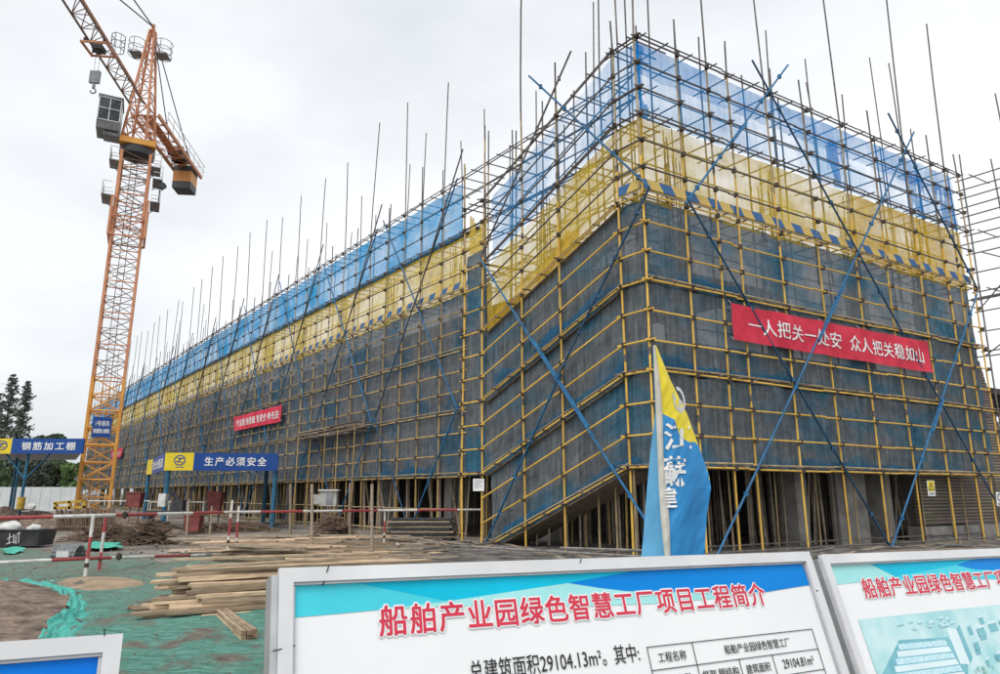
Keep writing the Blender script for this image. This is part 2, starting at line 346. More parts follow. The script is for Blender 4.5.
# ------------------------------------------------------------------ lettering
_font_cache = {}
def glyphs(s, off=0.0, gap=0.0):
    key = (s, off, gap)
    if key in _font_cache: return _font_cache[key]
    cu = bpy.data.curves.new('text', 'FONT'); cu.body = s; cu.size = 1; cu.offset = off; cu.resolution_u = 3; cu.space_character = 1+gap
    ob = bpy.data.objects.new('text', cu); COL.objects.link(ob)
    dg = bpy.context.evaluated_depsgraph_get(); dg.update()
    me = bpy.data.meshes.new_from_object(ob.evaluated_get(dg))
    vs = [v.co.copy() for v in me.vertices]; fs = [list(p.vertices) for p in me.polygons]
    bpy.data.objects.remove(ob); bpy.data.curves.remove(cu); bpy.data.meshes.remove(me)
    _font_cache[key] = (vs, fs); return vs, fs
def fit_text(mb, s, fn, m=0, off=0.0, pad=0.0, gap=0.0, lift=None):
    """fn(u,v) with u,v in 0..1 over the lettering's box -> world point; off = stroke thickening in em"""
    vs, fs = glyphs(s, 0.0, gap)
    if not vs: return
    x0 = min(v.x for v in vs); x1 = max(v.x for v in vs); y0 = min(v.y for v in vs); y1 = max(v.y for v in vs)
    p0, p1, p2 = fn(0, 0), fn(1, 0), fn(0, 1); n = (p1-p0).cross(p2-p0).normalized()
    st = max(.0002, (p2-p0).length*.0015)
    n_ = 1 if off <= 0 else (5 if off < .05 else 9)
    for k in range(n_):
        if k == 0: dx = dy = 0
        else: a = 2*math.pi*(k-.5)/(n_-1); dx = off*math.cos(a); dy = off*math.sin(a)
        mb.add([fn((v.x+dx-x0)/(x1-x0), (v.y+dy-y0)/(y1-y0))+n*st*k for v in vs], fs, m)
def quadfn(bl, br, tr, tl, n=Vector((0, 0, 0))):
    bl, br, tr, tl = map(Vector, (bl, br, tr, tl))
    return lambda u, v: (bl*(1-u)+br*u)*(1-v)+(tl*(1-u)+tr*u)*v+n

# ================================================================== GROUND
def gz(x, y):
    h = .035*noise.noise((x*.5, y*.5, 0))+.02*noise.noise((x*1.7, y*1.7, 3))
    d = math.hypot(x, y)
    if d > 16: h += min(1, (d-16)/12)*.10*noise.noise((x*.18, y*.18, 8))
    return h
def build_ground():
    angs = []
    a = -180.0
    while a < 180: angs.append(a); a += .6 if -46 < a < 46 else 6
    rs = [0.6]
    while rs[-1] < 2500: rs.append(rs[-1]*1.032 + .02)
    v = [(0, 0, 0)]; f = []; n = len(angs)
    for r_ in rs:
        for a in angs:
            x = r_*math.sin(R(a)); y = r_*math.cos(R(a)); v.append((x, y, gz(x, y) if r_ < 120 else 0))
    for i in range(n): f.append([0, 1+(i+1) % n, 1+i])
    for j in range(len(rs)-1):
        for i in range(n):
            f.append([1+j*n+i, 1+j*n+(i+1) % n, 1+(j+1)*n+(i+1) % n, 1+(j+1)*n+i])
    mb = MB(); mb.add(v, f); o = mb.build('ground', M['mud'], origin=(0, 0, 0), smooth=True); o['kind'] = 'structure'
build_ground()
def inpoly(x, y, P):
    c = False; n = len(P)
    for i in range(n):
        x1, y1 = P[i]; x2, y2 = P[(i+1) % n]
        if (y1 > y) != (y2 > y) and x < (x2-x1)*(y-y1)/(y2-y1)+x1: c = not c
    return c
def drape(name, pxpoly, mats, lift, holes=(), step=.09, amp=.02, seed=0, rag=.12, crest=0, mound=0):
    P = [tuple(gnd(*p)[:2]) for p in pxpoly]; H = [[tuple(gnd(*p)[:2]) for p in h] for h in holes]
    x0 = min(p[0] for p in P); x1 = max(p[0] for p in P); y0 = min(p[1] for p in P); y1 = max(p[1] for p in P)
    nx = int((x1-x0)/step)+2; ny = int((y1-y0)/step)+2; idx = {}; v = []; f = []
    def ok(x, y):
        jx = x+rag*noise.noise((x*1.6, y*1.6, 11+seed))+.4*rag*noise.noise((x*6, y*6, 1)); jy = y+rag*noise.noise((x*1.6, y*1.6, 31+seed))
        return inpoly(jx, jy, P) and not any(inpoly(jx, jy, h) for h in H)
    def edge(x, y):
        d = 9
        for i in range(len(P)):
            a = Vector(P[i]); b = Vector(P[(i+1) % len(P)]); ab = b-a; t = max(0, min(1, (Vector((x, y))-a).dot(ab)/max(1e-9, ab.length_squared)))
            d = min(d, (a+ab*t-Vector((x, y))).length)
        return d
    def vid(i, j):
        if (i, j) not in idx:
            x = x0+i*step; y = y0+j*step
            z = gz(x, y)+lift+amp*(noise.noise((x*2.3, y*2.3, seed))+.6*noise.noise((x*6, y*4, seed+4)))+amp
            if mound: z += mound*min(1, edge(x, y)/.7)**.7*(1+.5*noise.noise((x*1.2, y*1.2, 2)))
            if crest:
                z += crest*(.5+.5*noise.noise((x*5, y*5, 4)))
            idx[(i, j)] = len(v); v.append((x, y, z))
        return idx[(i, j)]
    for i in range(nx-1):
        for j in range(ny-1):
            if ok(x0+(i+.5)*step, y0+(j+.5)*step): f.append([vid(i, j), vid(i+1, j), vid(i+1, j+1), vid(i, j+1)])
    mb = MB(); mb.add(v, f); return mb.build(name, mats, smooth=True)
bed = [(-60, 566), (0, 584), (18, 587), (42, 591), (60, 597), (70, 606), (70, 613), (63, 621), (50, 629), (44, 645), (40, 700), (-60, 700)]
o = drape('soil_bed', bed, M['soil'], .015, mound=.15, amp=.05, rag=.1, step=.045); o['kind'] = 'structure'
sandp = [(48, 588), (60, 582), (85, 579), (115, 579), (140, 583), (146, 588), (128, 593), (95, 595), (65, 595)]
o = drape('sandy_patch', sandp, M['sand'], .02, mound=.05, amp=.015, step=.06); o['kind'] = 'structure'
netp = [(44, 655), (50, 632), (64, 624), (73, 614), (73, 604), (62, 595), (42, 588.5), (18, 584.5), (0, 582), (-120, 572), (-120, 548), (20, 549), (75, 556), (130, 556), (165, 566), (190, 553), (330, 560), (420, 575), (640, 620), (760, 720), (600, 1100), (60, 1100)]
o = drape('dust_net', netp, M['dust_net'], .022, holes=[[(52, 588), (62, 583.5), (85, 581), (115, 581), (136, 585), (141, 588), (125, 591.5), (95, 593), (68, 593)]], amp=.024, step=.05, rag=.15)
tag(o, 'large teal green dust net spread over the soil under the timber stack', 'dust net')
# bunched hem of the net along the soil bed
def folds(name, pxline, wpx, mats, label, hgt=.05, n=9, cat='dust net'):
    """a hem of netting pushed up into pleats along a line"""
    raw = [gnd(*p) for p in pxline]; pts = []
    for a, b in zip(raw, raw[1:]):
        for q in range(14): pts.append(a.lerp(b, q/14))
    pts.append(raw[-1]); n = 26; v = []; f = []
    for i, p in enumerate(pts):
        d = (pts[min(i+9, len(pts)-1)]-pts[max(i-9, 0)]); d.z = 0; d.normalize(); s = Vector((d.y, -d.x, 0))
        w_ = wpx*(1+.45*noise.noise((i*.09, 3, 1)))
        for k in range(n+1):
            e = k/n-.5; x = p+s*w_*(e+.10*noise.noise((i*.12, e*3, 2)))
            rid = abs(math.sin(e*19+2.6*noise.noise((i*.07, e*2.5, 8))))
            z = gz(x.x, x.y)+.02+hgt*(1-abs(e)*1.9)*(.25+1.1*rid*(.6+.8*noise.noise((i*.11, e*4, 4))))+.01*noise.noise((x.x*9, x.y*9, 0))
            v.append(Vector((x.x, x.y, max(z, gz(x.x, x.y)+.012))))
    for i in range(len(pts)-1):
        for k in range(n): a = i*(n+1)+k; f.append([a, a+1, a+n+2, a+n+1])
    mb = MB(); mb.add(v, f); o = mb.build(name, mats, smooth=True); return tag(o, label, cat)
folds('net_fold', [(6, 583.5), (24, 586.5), (46, 591), (62, 597), (71, 606), (70, 615), (62, 623), (53, 633), (47, 646), (42, 668)], .62, M['teal_fold'], 'bunched teal net hem curving around the brown soil bed', n=12, hgt=.11)
folds('net_fold', [(36, 589), (46, 584), (54, 579), (64, 576)], .5, M['green_net'], 'short bright green net fold running up from the soil bed', hgt=.03, n=6)
o = drape('net_scrap', [(86, 546), (100, 543.5), (118, 546), (122, 550), (100, 552.5), (86, 551)], M['green_net'], .04, amp=.05, step=.1); tag(o, 'bright green net scrap lying behind the left railing posts', 'dust net')
o = drape('net_scrap', [(2, 551), (16, 549), (24, 552), (16, 556), (3, 556)], M['green_net'], .04, amp=.05, step=.08); tag(o, 'small crumpled green net scrap below the dark skip', 'dust net')
M['dark_mud'] = mat('dark_mud', (.21, .195, .175), (.05, .047, .043), .8, 1.6, detail=10, bump=1.0, c3=(.12, .11, .10), lo=.34, hi=.68)
o = drape('churned_mud', [(388, 556), (440, 546), (470, 541), (560, 545), (700, 551), (850, 546), (1080, 543), (1080, 610), (600, 610), (410, 580)], M['dark_mud'], .012, amp=.03, step=.12, rag=.4, mound=.05); o['kind'] = 'structure'
# loose clods, stones
mbs = MB()
for i in range(1500):
    x = random.uniform(-13, 9); y = random.uniform(5.5, 26); s = random.uniform(.012, .055)*(1 if random.random() < .9 else 2)
    z = gz(x, y)+.02; pts = []
    for u in range(3):
        pass
    c = Vector((x, y, z+s*.3)); q = [Vector((random.gauss(0, 1), random.gauss(0, 1), random.gauss(0, .6))).normalized()*s*random.uniform(.7, 1.2) for _ in range(6)]
    q = [Vector((s, 0, 0)), Vector((-s, 0, 0)), Vector((0, s*random.uniform(.6, 1.2), 0)), Vector((0, -s, 0)), Vector((0, 0, s*.7)), Vector((0, 0, -s*.5))]
    q = [c+k+Vector((random.uniform(-s, s), random.uniform(-s, s), 0))*.3 for k in q]
    mbs.add(q, [[0, 2, 4], [2, 1, 4], [1, 3, 4], [3, 0, 4], [2, 0, 5], [1, 2, 5], [3, 1, 5], [0, 3, 5]])
o = mbs.build('rubble', M['dark_mud']); tag(o, 'scattered clods and stones over the muddy site', 'rubble', kind='stuff')

# ================================================================== BUILDING (concrete frame behind the nets)
bld = thing('factory_building', 'unfinished concrete factory building behind the netted scaffolding', 'building', W(2.7, 1.4))
S0, S1, TT0, TT1 = 2.75, 17.2, 1.45, 112.0
def sl_box(mb, s0, s1, t0, t1, z0, z1, m=0):
    p = [W(s, t, z) for z in (z0, z1) for s, t in ((s0, t0), (s1, t0), (s1, t1), (s0, t1))]
    mb.add(p, [[3, 2, 1, 0], [4, 5, 6, 7], [0, 1, 5, 4], [1, 2, 6, 5], [2, 3, 7, 6], [3, 0, 4, 7]], m)
for z0, z1 in ((2.55, 2.8), (5.7, 5.95)):
    mb = MB(); sl_box(mb, S0, S1+14, TT0, TT1, z0, z1); part(mb, 'slab', M['shaded_concrete'], bld)
mb = MB(); sl_box(mb, S0, 9.6, TT0+2.0, TT1, 8.75, 9.0); part(mb, 'slab', M['shaded_concrete'], bld)
for s0, s1, t0, t1, z1 in ((9.0, 9.3, 9, TT1-1, 8.7), (9.3, 30, 9.0, 9.3, 8.0)):
    for za, zb in ((-.1, 2.5), (2.85, 5.65), (6.0, z1)):
        if zb <= za: continue
        mb = MB(); sl_box(mb, s0, s1, t0, t1, za, zb); part(mb, 'light_block_wall', M['shaded_concrete'], bld)  # added walls, block light and sky showing through the interior
colpos = [(S0+.3, TT0+.3+6*k) for k in range(18)] + [(S0+.3+4.6*k, TT0+.35) for k in range(1, 4)] + [(S0+5, TT0+.3+6*k) for k in range(1, 4)]
for i, (s, t) in enumerate(colpos):
    mb = MB()
    c = [W(s+a, t+b) for a, b in ((-.27, -.27), (.27, -.27), (.27, .27), (-.27, .27))]
    for za, zb in ((-.1, 2.54), (2.81, 5.69), (5.96, 8.74 if t > 3.5 else 9.6)):
        mb.add([p+UP*za for p in c]+[p+UP*zb for p in c], [[0, 1, 5, 4], [1, 2, 6, 5], [2, 3, 7, 6], [3, 0, 4, 7], [4, 5, 6, 7], [3, 2, 1, 0]])
    col = part(mb, 'column', M['concrete'], bld)
    mb = MB()
    for k in range(10):
        a = 2*math.pi*k/10; p = W(s+.22*math.cos(a), t+.22*math.sin(a), 9.02)
        mb.tube(p-UP*.3, p+UP*(3.0+random.uniform(-.5, .9))+Vector((random.uniform(-.1, .1), random.uniform(-.1, .1), 0)), .02, 5)
    for k in range(5):
        zz = 9.1+.5*k
        q = [W(s+.24*a, t+.24*b, zz) for a, b in ((-1, -1), (1, -1), (1, 1), (-1, 1))]
        mb.path(q+[q[0]], .012, 4)
    rb = mb.build('rebar', M['rusty_tube'], col, ORG[bld.name])
# rough brick wall at the right end, stepped ragged head
mb = MB(); uvs = []
def bw(s0, s1, z0, z1, t=1.15):
    b = len(mb.v)
    p = [W(s0, t, z0), W(s1, t, z0), W(s1, t, z1), W(s0, t, z1), W(s0, t+.24, z0), W(s1, t+.24, z0), W(s1, t+.24, z1), W(s0, t+.24, z1)]
    mb.add(p, [[0, 1, 2, 3], [5, 4, 7, 6], [4, 0, 3, 7], [1, 5, 6, 2], [3, 2, 6, 7], [4, 5, 1, 0]])
    for q, (s, z) in zip(p, ((s0, z0), (s1, z0), (s1, z1), (s0, z1))*2): uvs.append((s, z))
bw(13.6, 24, .55, 2.5); 
zz = 2.5
right = 20.6
while zz < 8.2:
    h = .22; e = right-(zz-2.5)*.33+.35*noise.noise((zz*2.2, 0, 0))+random.uniform(-.1, .1)
    bw(15.6+random.uniform(-.06, .06)+.12*math.sin(zz), e, zz, zz+h-.002); zz += h
o = part(mb, 'brick_wall', M['brick'], bld); setuv(o, uvs)
mb = MB(); sl_box(mb, 13.4, 24, 1.0, 1.6, -.05, .5); part(mb, 'footing', M['concrete'], bld)
mb = MB(); sl_box(mb, 9.4, 11.0, 1.5, 1.75, -.05, 2.5); part(mb, 'infill_panel', M['concrete'], bld)

# shoring props under the first floor slab
def prop(mb, s, t, tilt=0):
    p = W(s, t, -.05); q = W(s+tilt*.5, t+tilt*.6, 2.55)
    mb.tube(p, p.lerp(q, .55), .034, 6); mb.tube(p.lerp(q, .5), q, .027, 6); mb.box(q-UP*.03, .16, .16, .02)
pr_r = [(S0+.9+.95*i+random.uniform(-.2, .2), TT0+.5+1.15*j+random.uniform(-.3, .3)) for i in range(13) for j in range(7)]
pr_l = [(S0+.35+1.0*j+random.uniform(-.25, .25), 7+1.15*i+random.uniform(-.4, .4)) for i in range(74) for j in range(3)]+[(.6+1.0*random.random(), 1.6+.55*k) for k in range(9)]
sh_l = [(SM+.25+1.2*random.random(), T0+.3+.62*k+random.uniform(-.25, .25)) for k in range(95)]
for s, t in sh_l:
    mb = MB(); p = W(s, t, -.05); q = W(s+random.uniform(-.25, .25), t+random.choice((0, .1, -.15, .3, -.3, .7)), 2.2+random.uniform(0, .4)); mb.tube(p, q, random.uniform(.03, .05), 6)
    o = mb.build('timber_prop', M['old_plank']); tag(o, 'rough timber prop standing among the poles below the left facade net', 'prop', 'timber props below the left facade net')
pr_r += [(S0+.2+12*random.random(), 1.5+1.8*random.random()) for k in range(55)]
for lst, lab, grp in ((pr_r, 'slim steel shoring prop under the slab behind the right facade scaffold', 'shoring props behind the right facade'), (pr_l, 'slim brownish shoring prop standing under the slab of the long left facade', 'shoring props along the left facade')):
    lst = sorted(lst, key=lambda a: cdist(W(*a)))[:175]
    for s, t in lst:
        mb = MB(); prop(mb, s, t, random.choice((0, 0, .15, .3, -.3, 1.0, -.9, -.15)))
        o = mb.build('shoring_prop', M['prop']); tag(o, lab, 'prop', grp)

# ================================================================== SCAFFOLDS
def tube_run(mb, a, b, r, n=6, m=0, seg=3.0, wob=.022):
    """a ledger: six metre tubes coupled end to end with slight misfit"""
    L = (b-a).length; k = max(1, int(L/seg)); pr = None
    for i in range(k):
        p = a.lerp(b, i/k); q = a.lerp(b, (i+1)/k)
        j = Vector((random.uniform(-wob, wob), random.uniform(-wob, wob), random.uniform(-wob, wob)))
        j2 = Vector((random.uniform(-wob, wob), random.uniform(-wob, wob), random.uniform(-wob, wob)))
        mb.tube(p+j, q+j2, r, n, m)
def std_pole(mb, p, z0, z1, r, zswap, wob=.05, n=6):
    """standard: painted below, bare steel above (real paint on the lower lengths); slightly crooked"""
    lean = Vector((random.uniform(-wob, wob), random.uniform(-wob, wob), 0)); bow = Vector((random.uniform(-.035, .035), random.uniform(-.035, .035), 0)); ph = random.uniform(0, 6)
    tip = Vector((random.uniform(-.16, .16), random.uniform(-.16, .16), 0))
    def P(z): return Vector((p.x, p.y, 0))+lean*((z-z0)/14)+bow*math.sin(z*.55+ph)+tip*max(0, (z-Z_TOP)/5)+UP*z
    zs = sorted(set([z0, zswap, Z_TOP, z1]+[z0+k*2.6 for k in range(1, 9)])); zs = [z for z in zs if z0 <= z <= z1]
    for a, b in zip(zs, zs[1:]):
        m = 0 if b <= zswap+1e-6 else (1 if b <= Z_TOP+1e-6 else 2)
        mb.tube(P(a), P(b), r*(.96 if m == 2 else 1), n, m)
    for q in ((4.1, 10.2) if z1 > 11 else (4.1,)):
        q += random.uniform(-1.4, 1.4)
        if q < z0+.3 or q > z1-.3: continue
        mb.tube(P(q-.09), P(q+.09), r*1.35, n, 2)
def clampdraw(mb, it):
    p, s = it; mb.obox(p, Vector((s, 0, 0)), Vector((0, s*.9, 0)), Vector((0, 0, s*1.1)))
    mb.tube(p+UP*.01-DR*s*1.6, p+UP*.01+DR*s*1.2, s*.35, 5)
M['old_yellow_tube'] = mat('old_yellow_tube', (.60, .41, .14), (.33, .23, .11), .55, 2.5, rnd=.25)
M['deck'] = mat('scaffold_deck', (.24, .195, .15), (.11, .09, .07), .85, 2, stretch=(2, 8, 8), rnd=.3)
PM = [M['yellow_tube'], M['tan_tube'], M['rusty_tube']]
RR = .029

# ---- right facade scaffold
sc_r = thing('scaffold', 'yellow tube scaffold with blue cross braces on the right facade under the long banner', 'scaffold', W(0, 0))
sr = [0, 1.54, 2.75, 3.6, 5.5, 7.42, 9.32, 11.2, 13.2, 15.03, 15.95, 17.0]
tipz = {0: 17.5, 1: 15.2, 2: 19.5, 3: 15.2, 4: 22, 5: 15.2, 6: 21.5, 7: 15.2, 8: 21.5, 9: 15.3, 10: 20.6, 11: 15.0}
poles = []
for i, s in enumerate(sr):
    mb = MB(); std_pole(mb, W(s, 0), -.1, tipz[i], RR, 10.4+.5*random.random(), .06, 8); part(mb, 'pole', PM, sc_r)
for i, s in enumerate(sr):
    ss = s+.12 if i == 0 else s
    z1 = random.choice((15.0, 15.2, 15.4, 16.3)); 
    if i in (1, 3, 9): z1 = {1: 20.5, 3: 16.0, 9: 19}[i]
    mb = MB(); std_pole(mb, W(ss+.06, .95), -.1, z1, RR*.95, 9.0, .06); part(mb, 'inner_pole', [M['tan_tube'], M['rusty_tube'], M['rusty_tube']], sc_r)
for k in range(9):
    mb = MB(); std_pole(mb, W(random.uniform(.4, 16.8), .9+random.uniform(0, .5)), 8.6, random.choice((14.9, 15.4, 16.2, 17.5, 19.5)), RR*.9, 3, .1); part(mb, 'inner_pole', [M['rusty_tube']]*3, sc_r)
for k, z in enumerate(LEV):
    top = k > 9
    mb = MB(); tube_run(mb, W(-.2, -.055, z), W(17.15, -.055, z), RR*.9, 8, 0); part(mb, 'rail', M['rusty_tube'] if top else M['yellow_tube'], sc_r)
    if k % 3 == 0:
        mb = MB(); tube_run(mb, W(0, -.05, z+.12), W(17.1, -.05, z+.12), RR*.8, 6, 0); part(mb, 'rail', M['rusty_tube'] if top else M['tan_tube'], sc_r)
    mb = MB(); tube_run(mb, W(1.2, 1.0, z+.03), W(17.1, 1.0, z+.03), RR*.85, 6, 0); part(mb, 'inner_rail', M['rusty_tube'] if top else M['tan_tube'], sc_r)
for zg in (.22,):
    mb = MB(); tube_run(mb, W(-.3, .95, zg), W(17.2, .95, zg), RR*.85, 6); part(mb, 'inner_rail', M['grey_tube'], sc_r)
mb = MB(); tube_run(mb, W(-.3, -.06, .16), W(17.2, -.06, .16), RR*.85, 6); part(mb, 'rail', M['grey_tube'], sc_r)
trs = []
for k in range(0, 16, 3):
    z = LEV[k]; n = 19 if k >= 9 else 24
    for i in range(n): s = .1+17*i/(n-1)+random.uniform(-.1, .1); trs.append((W(s, -.12-random.random()*.16, z+.06), W(s, 1.25+random.random()*.2, z+.06)))
for k in (13,):
    for s in sr: trs.append((W(s+.05, -.16, LEV[k]+.04), W(s+.05, 1.2, LEV[k]+.04)))
many(trs, 'transom', M['rusty_tube'], sc_r, lambda mb, it: mb.tube(it[0], it[1], RR*.85, 6), lambda it: cdist(it[0]))
cl = [(W(s, -.05, z+random.uniform(-.02, .02)), .055) for s in sr for z in LEV]
many(cl, 'coupler', M['clamp'], sc_r, clampdraw, lambda it: cdist(it[0]))
def pR(x, y, t=-.12):
    P = W(0, t); s, z = on_plane(x, y, P, DR); return P+DR*s+UP*z
for a, b, mm in (((717, 556), (914, 132), 'blue_tube'), ((890, 546), (687, 198), 'dark_blue_tube'), ((685, 204), (788, 65), 'blue_tube'), ((752, 60), (995, 500), 'dark_blue_tube'),
                 ((891, 550), (977, 294), 'blue_tube'), ((977, 288), (888, 113), 'dark_blue_tube')):
    mb = MB(); mb.tube(pR(*a), pR(*b), .032, 8)
    P, Q = pR(*a), pR(*b)
    if mm == 'blue_tube':
        f = .40; mb.tube(P.lerp(Q, f)+Vector((.05, -.05, 0)), P.lerp(Q, f+.13)+Vector((.05, -.05, 0)), .032, 8)   # lapped joint
    for q in (.1, .3, .5, .7, .9): mb.box(P.lerp(Q, q), .1, .1, .12)
    part(mb, 'brace', M[mm], sc_r)
# decking under each working level (bamboo / timber boards seen edge-on)
for k in (3, 6):
    mb = MB()
    for q in range(9):
        s0 = .1+1.9*q
        for r_ in range(4): mb.obox(W(s0+.93, .18+.2*r_, LEV[k]+.115), DR*.95, DL*.085, UP*.018)
    part(mb, 'deck', M['deck'], sc_r)
mb = MB()
s = 0.15
for s0, s1 in ((0.05, 3.5), (3.55, 7.4), (7.45, 11.2), (11.25, 15.0), (15.05, 16.9)):
    m1 = MB(); m1.obox(W((s0+s1)/2, .02, Z_GY+.36), DR*((s1-s0)/2), DL*.012, UP*.13); part(m1, 'toe_board', M['toe_right'], sc_r)

# ---- ramp tower (front row s = 0, t from the corner to the left landing)
TL0, TL1, TLE = .95, 7.05, 8.35
STEP = LEV[3]-LEV[0]
def off(t):
    if t <= TL0: return 0.0
    if t >= TL1: return -STEP
    return -STEP*(t-TL0)/(TL1-TL0)
sc_m = thing('scaffold_ramp', 'sloping ramp scaffold with inclined yellow rails left of the building corner', 'scaffold', W(0, 4))
tr_ = [(.85, 15.05), (3.29, 15.0), (5.05, 21.5), (7.25, 14.6), (8.3, 13.5)]
for t, z1 in tr_:
    mb = MB(); std_pole(mb, W(0, t), -.2, z1, RR*1.05, 10.3 if t < 6 else 9.6, .05, 8); part(mb, 'pole', PM, sc_m)
for t, z1 in ((.5, 14.9), (1.95, 21.5), (2.6, 15.2), (3.9, 14.3), (6.4, 14.2), (7.9, 13.0)):
    mb = MB(); std_pole(mb, W(.55, t), -.2, z1, RR*.9, 3, .05, 6); part(mb, 'inner_pole', [M['tan_tube'], M['rusty_tube'], M['rusty_tube']], sc_m)
for k in range(0, 16):
    z = 2.25+.786*k
    top = k > 9
    mm = M['rusty_tube'] if top else M['yellow_tube']
    if k >= 0:
        mb = MB(); mb.tube(W(-.055, -.22, z), W(-.055, TL0+.1, z), RR*.92, 8); part(mb, 'rail', mm, sc_m)
    a, b = W(-.06, TL0-.1, z), W(-.06, TL1+.1, z-STEP)
    if b.z < .05:
        q = (a.z-.05)/(a.z-b.z); b = a.lerp(b, q)
    if a.z > .3:
        mb = MB(); mb.tube(a, b, RR*.92, 8); part(mb, 'ramp_rail', mm, sc_m)
        if k % 3 == 0:
            mb = MB(); mb.tube(a+UP*.12+DR*.05, b+UP*.12+DR*.05, RR*.85, 6); part(mb, 'ramp_rail', M['rusty_tube'] if top else M['tan_tube'], sc_m)
    # inner inclined rails of the ramp lane
    a2, b2 = W(1.15, TL0, z), W(1.15, TL1, z-STEP)
    if b2.z > 0 and k >= 6:
        mb = MB(); mb.tube(a2, b2, RR*.85, 6); part(mb, 'inner_rail', M['rusty_tube'], sc_m)
    zl = z
    if 0 <= k <= 12:
        mb = MB(); mb.tube(W(-.055, TL1-.05, zl), W(-.055, TLE+.12, zl), RR*.92, 8); part(mb, 'landing_rail', M['rusty_tube'] if k > 10 else M['yellow_tube'], sc_m)
# ramp decks: boards with cleats under each inclined pair
for k in (0, 3, 6, 9):
    z = 2.25+.786*k-.08
    mb = MB()
    a, b = (TL0, z), (TL1, z-STEP)
    q = 1.0 if z-STEP > .0 else (z-.03)/STEP
    n = 10
    for i in range(6):
        s_ = .12+.19*i
        p = W(s_, TL0, z); e = W(s_, TL0+(TL1-TL0)*q, z-STEP*q); mb.beam(p, e, .17, .035)
    part(mb, 'ramp_deck', M['deck'], sc_m)
trs = []
for k in range(0, 16, 3):
    z = LEV[k]-.02
    for i in range(9):
        t = TL0+(TL1-TL0)*i/8; zz = z+off(t)
        if zz > .1: trs.append((W(-.15-random.random()*.12, t, zz), W(1.35, t, zz)))
    for t in (.15, .5, .8): trs.append((W(-.2, t, z+.06), W(1.3, t, z+.06)))
    for t in (7.3, 7.8, 8.25):
        if z < 12: trs.append((W(-.2, t, z+.06), W(1.3, t, z+.06)))
many(trs, 'transom', M['rusty_tube'], sc_m, lambda mb, it: mb.tube(it[0], it[1], RR*.85, 6), lambda it: cdist(it[0]))
cl = []
for k in range(16):
    z = LEV[k]
    for t in (.85, 3.29, 5.05): 
        if z+off(t) > .1: cl.append((W(-.04, t, z+off(t)), .055))
    if k <= 12:
        for t in (7.25, 8.3): cl.append((W(-.04, t, z), .055))
many(cl, 'coupler', M['clamp'], sc_m, clampdraw, lambda it: cdist(it[0]))
def pL(x, y, s=-.12):
    P = W(s, 0); t, z = on_plane(x, y, P, DL); return P+DL*t+UP*z
for a, b, mm in (((571, 51), (480, 259), 'rusty_tube'), ((479, 257), (646, 521), 'blue_tube'), ((529, 76), (649, 187), 'blue_tube'), ((649, 188), (558, 376), 'dark_blue_tube'), ((560, 374), (481, 554), 'blue_tube')):
    mb = MB(); P, Q = pL(*a), pL(*b); mb.tube(P, Q, .032, 8)
    if a == (479, 257): mb.tube(P.lerp(Q, .40)+Vector((.06, -.03, 0)), P.lerp(Q, .72)+Vector((.06, -.03, 0)), .032, 8)
    for q in (.12, .35, .55, .75, .93): mb.box(P.lerp(Q, q), .1, .1, .12)
    part(mb, 'brace', M[mm], sc_m)
for a, b, h_ in (((447, 545.5), (655, 557.5), .28), ((500, 557), (640, 562), .1), ((560, 548), (655, 551), .45)):
    mb = MB(); P, Q = gnd(*a, h_), gnd(*b, h_); mb.tube(P, Q, .03, 6); part(mb, 'sweeping_rail', M['grey_tube'], sc_m)
m1 = MB(); m1.obox(W(-.02, .45, Z_GY+.36), DL*.42, DR*.012, UP*.13); part(m1, 'toe_board', M['toe_left'], sc_m)

# ---- long left facade scaffold: outer row s = SM, from behind the ramp to the far end
sc_l = thing('scaffold', 'very long tube scaffold with diagonal braces on the receding left facade', 'scaffold', W(SM, 50))
TA, TB = T0-9.0, T0+101
tl = []
t = T0+.05
while t < TB: tl.append(t); t += 1.62
tb = [T0+.05-1.62*k for k in range(1, 6)]
items = []
for i, t in enumerate(sorted(tb)+tl):
    tall = (i % 2 == 0)
    z1 = 19.9+random.uniform(-.7, .5) if tall and t > T0-1 else random.choice((14.6, 15.0, 15.3, 15.9))
    if t < T0-1: z1 = random.choice((14.8, 15.2, 15.5))
    items.append((W(SM, t), z1, 0))
for i, t in enumerate(sorted(tb)+tl):
    items.append((W(SM+1.0, t+.1), random.choice((14.6, 15.2, 16.0, 16.8, 17.6, 18.6)), 1))
def dpole(mb, it):
    std_pole(mb, it[0], -.1, it[1], RR*(1.0 if it[2] == 0 else .9), 8.6 if it[2] == 0 else 2, .06, 6)
many(items, 'pole', [M['old_yellow_tube'], M['tan_tube'], M['rusty_tube']], sc_l, dpole, lambda it: cdist(it[0])+(60 if it[2] else 0))
for k, z in enumerate(LEV):
    top = k > 9
    a = T0-.35 if k < 9 else TA
    mb = MB(); tube_run(mb, W(SM-.055, a, z), W(SM-.055, TB, z), RR*.92, 6); part(mb, 'rail', M['rusty_tube'] if top else M['old_yellow_tube'], sc_l)
    if k % 3 == 0:
        mb = MB(); tube_run(mb, W(SM-.05, a, z+.12), W(SM-.05, TB, z+.12), RR*.8, 6); part(mb, 'rail', M['rusty_tube'] if top else M['tan_tube'], sc_l)
    if k >= 8:
        mb = MB(); tube_run(mb, W(SM+1.0, TA, z), W(SM+1.0, TB, z), RR*.85, 6); part(mb, 'inner_rail', M['rusty_tube'], sc_l)
for zg in (.2, 1.05):
    mb = MB(); tube_run(mb, W(SM-.05, T0-.4, zg), W(SM-.05, TB, zg), RR*.85, 6); part(mb, 'rail', M['tan_tube'], sc_l)
trs = []
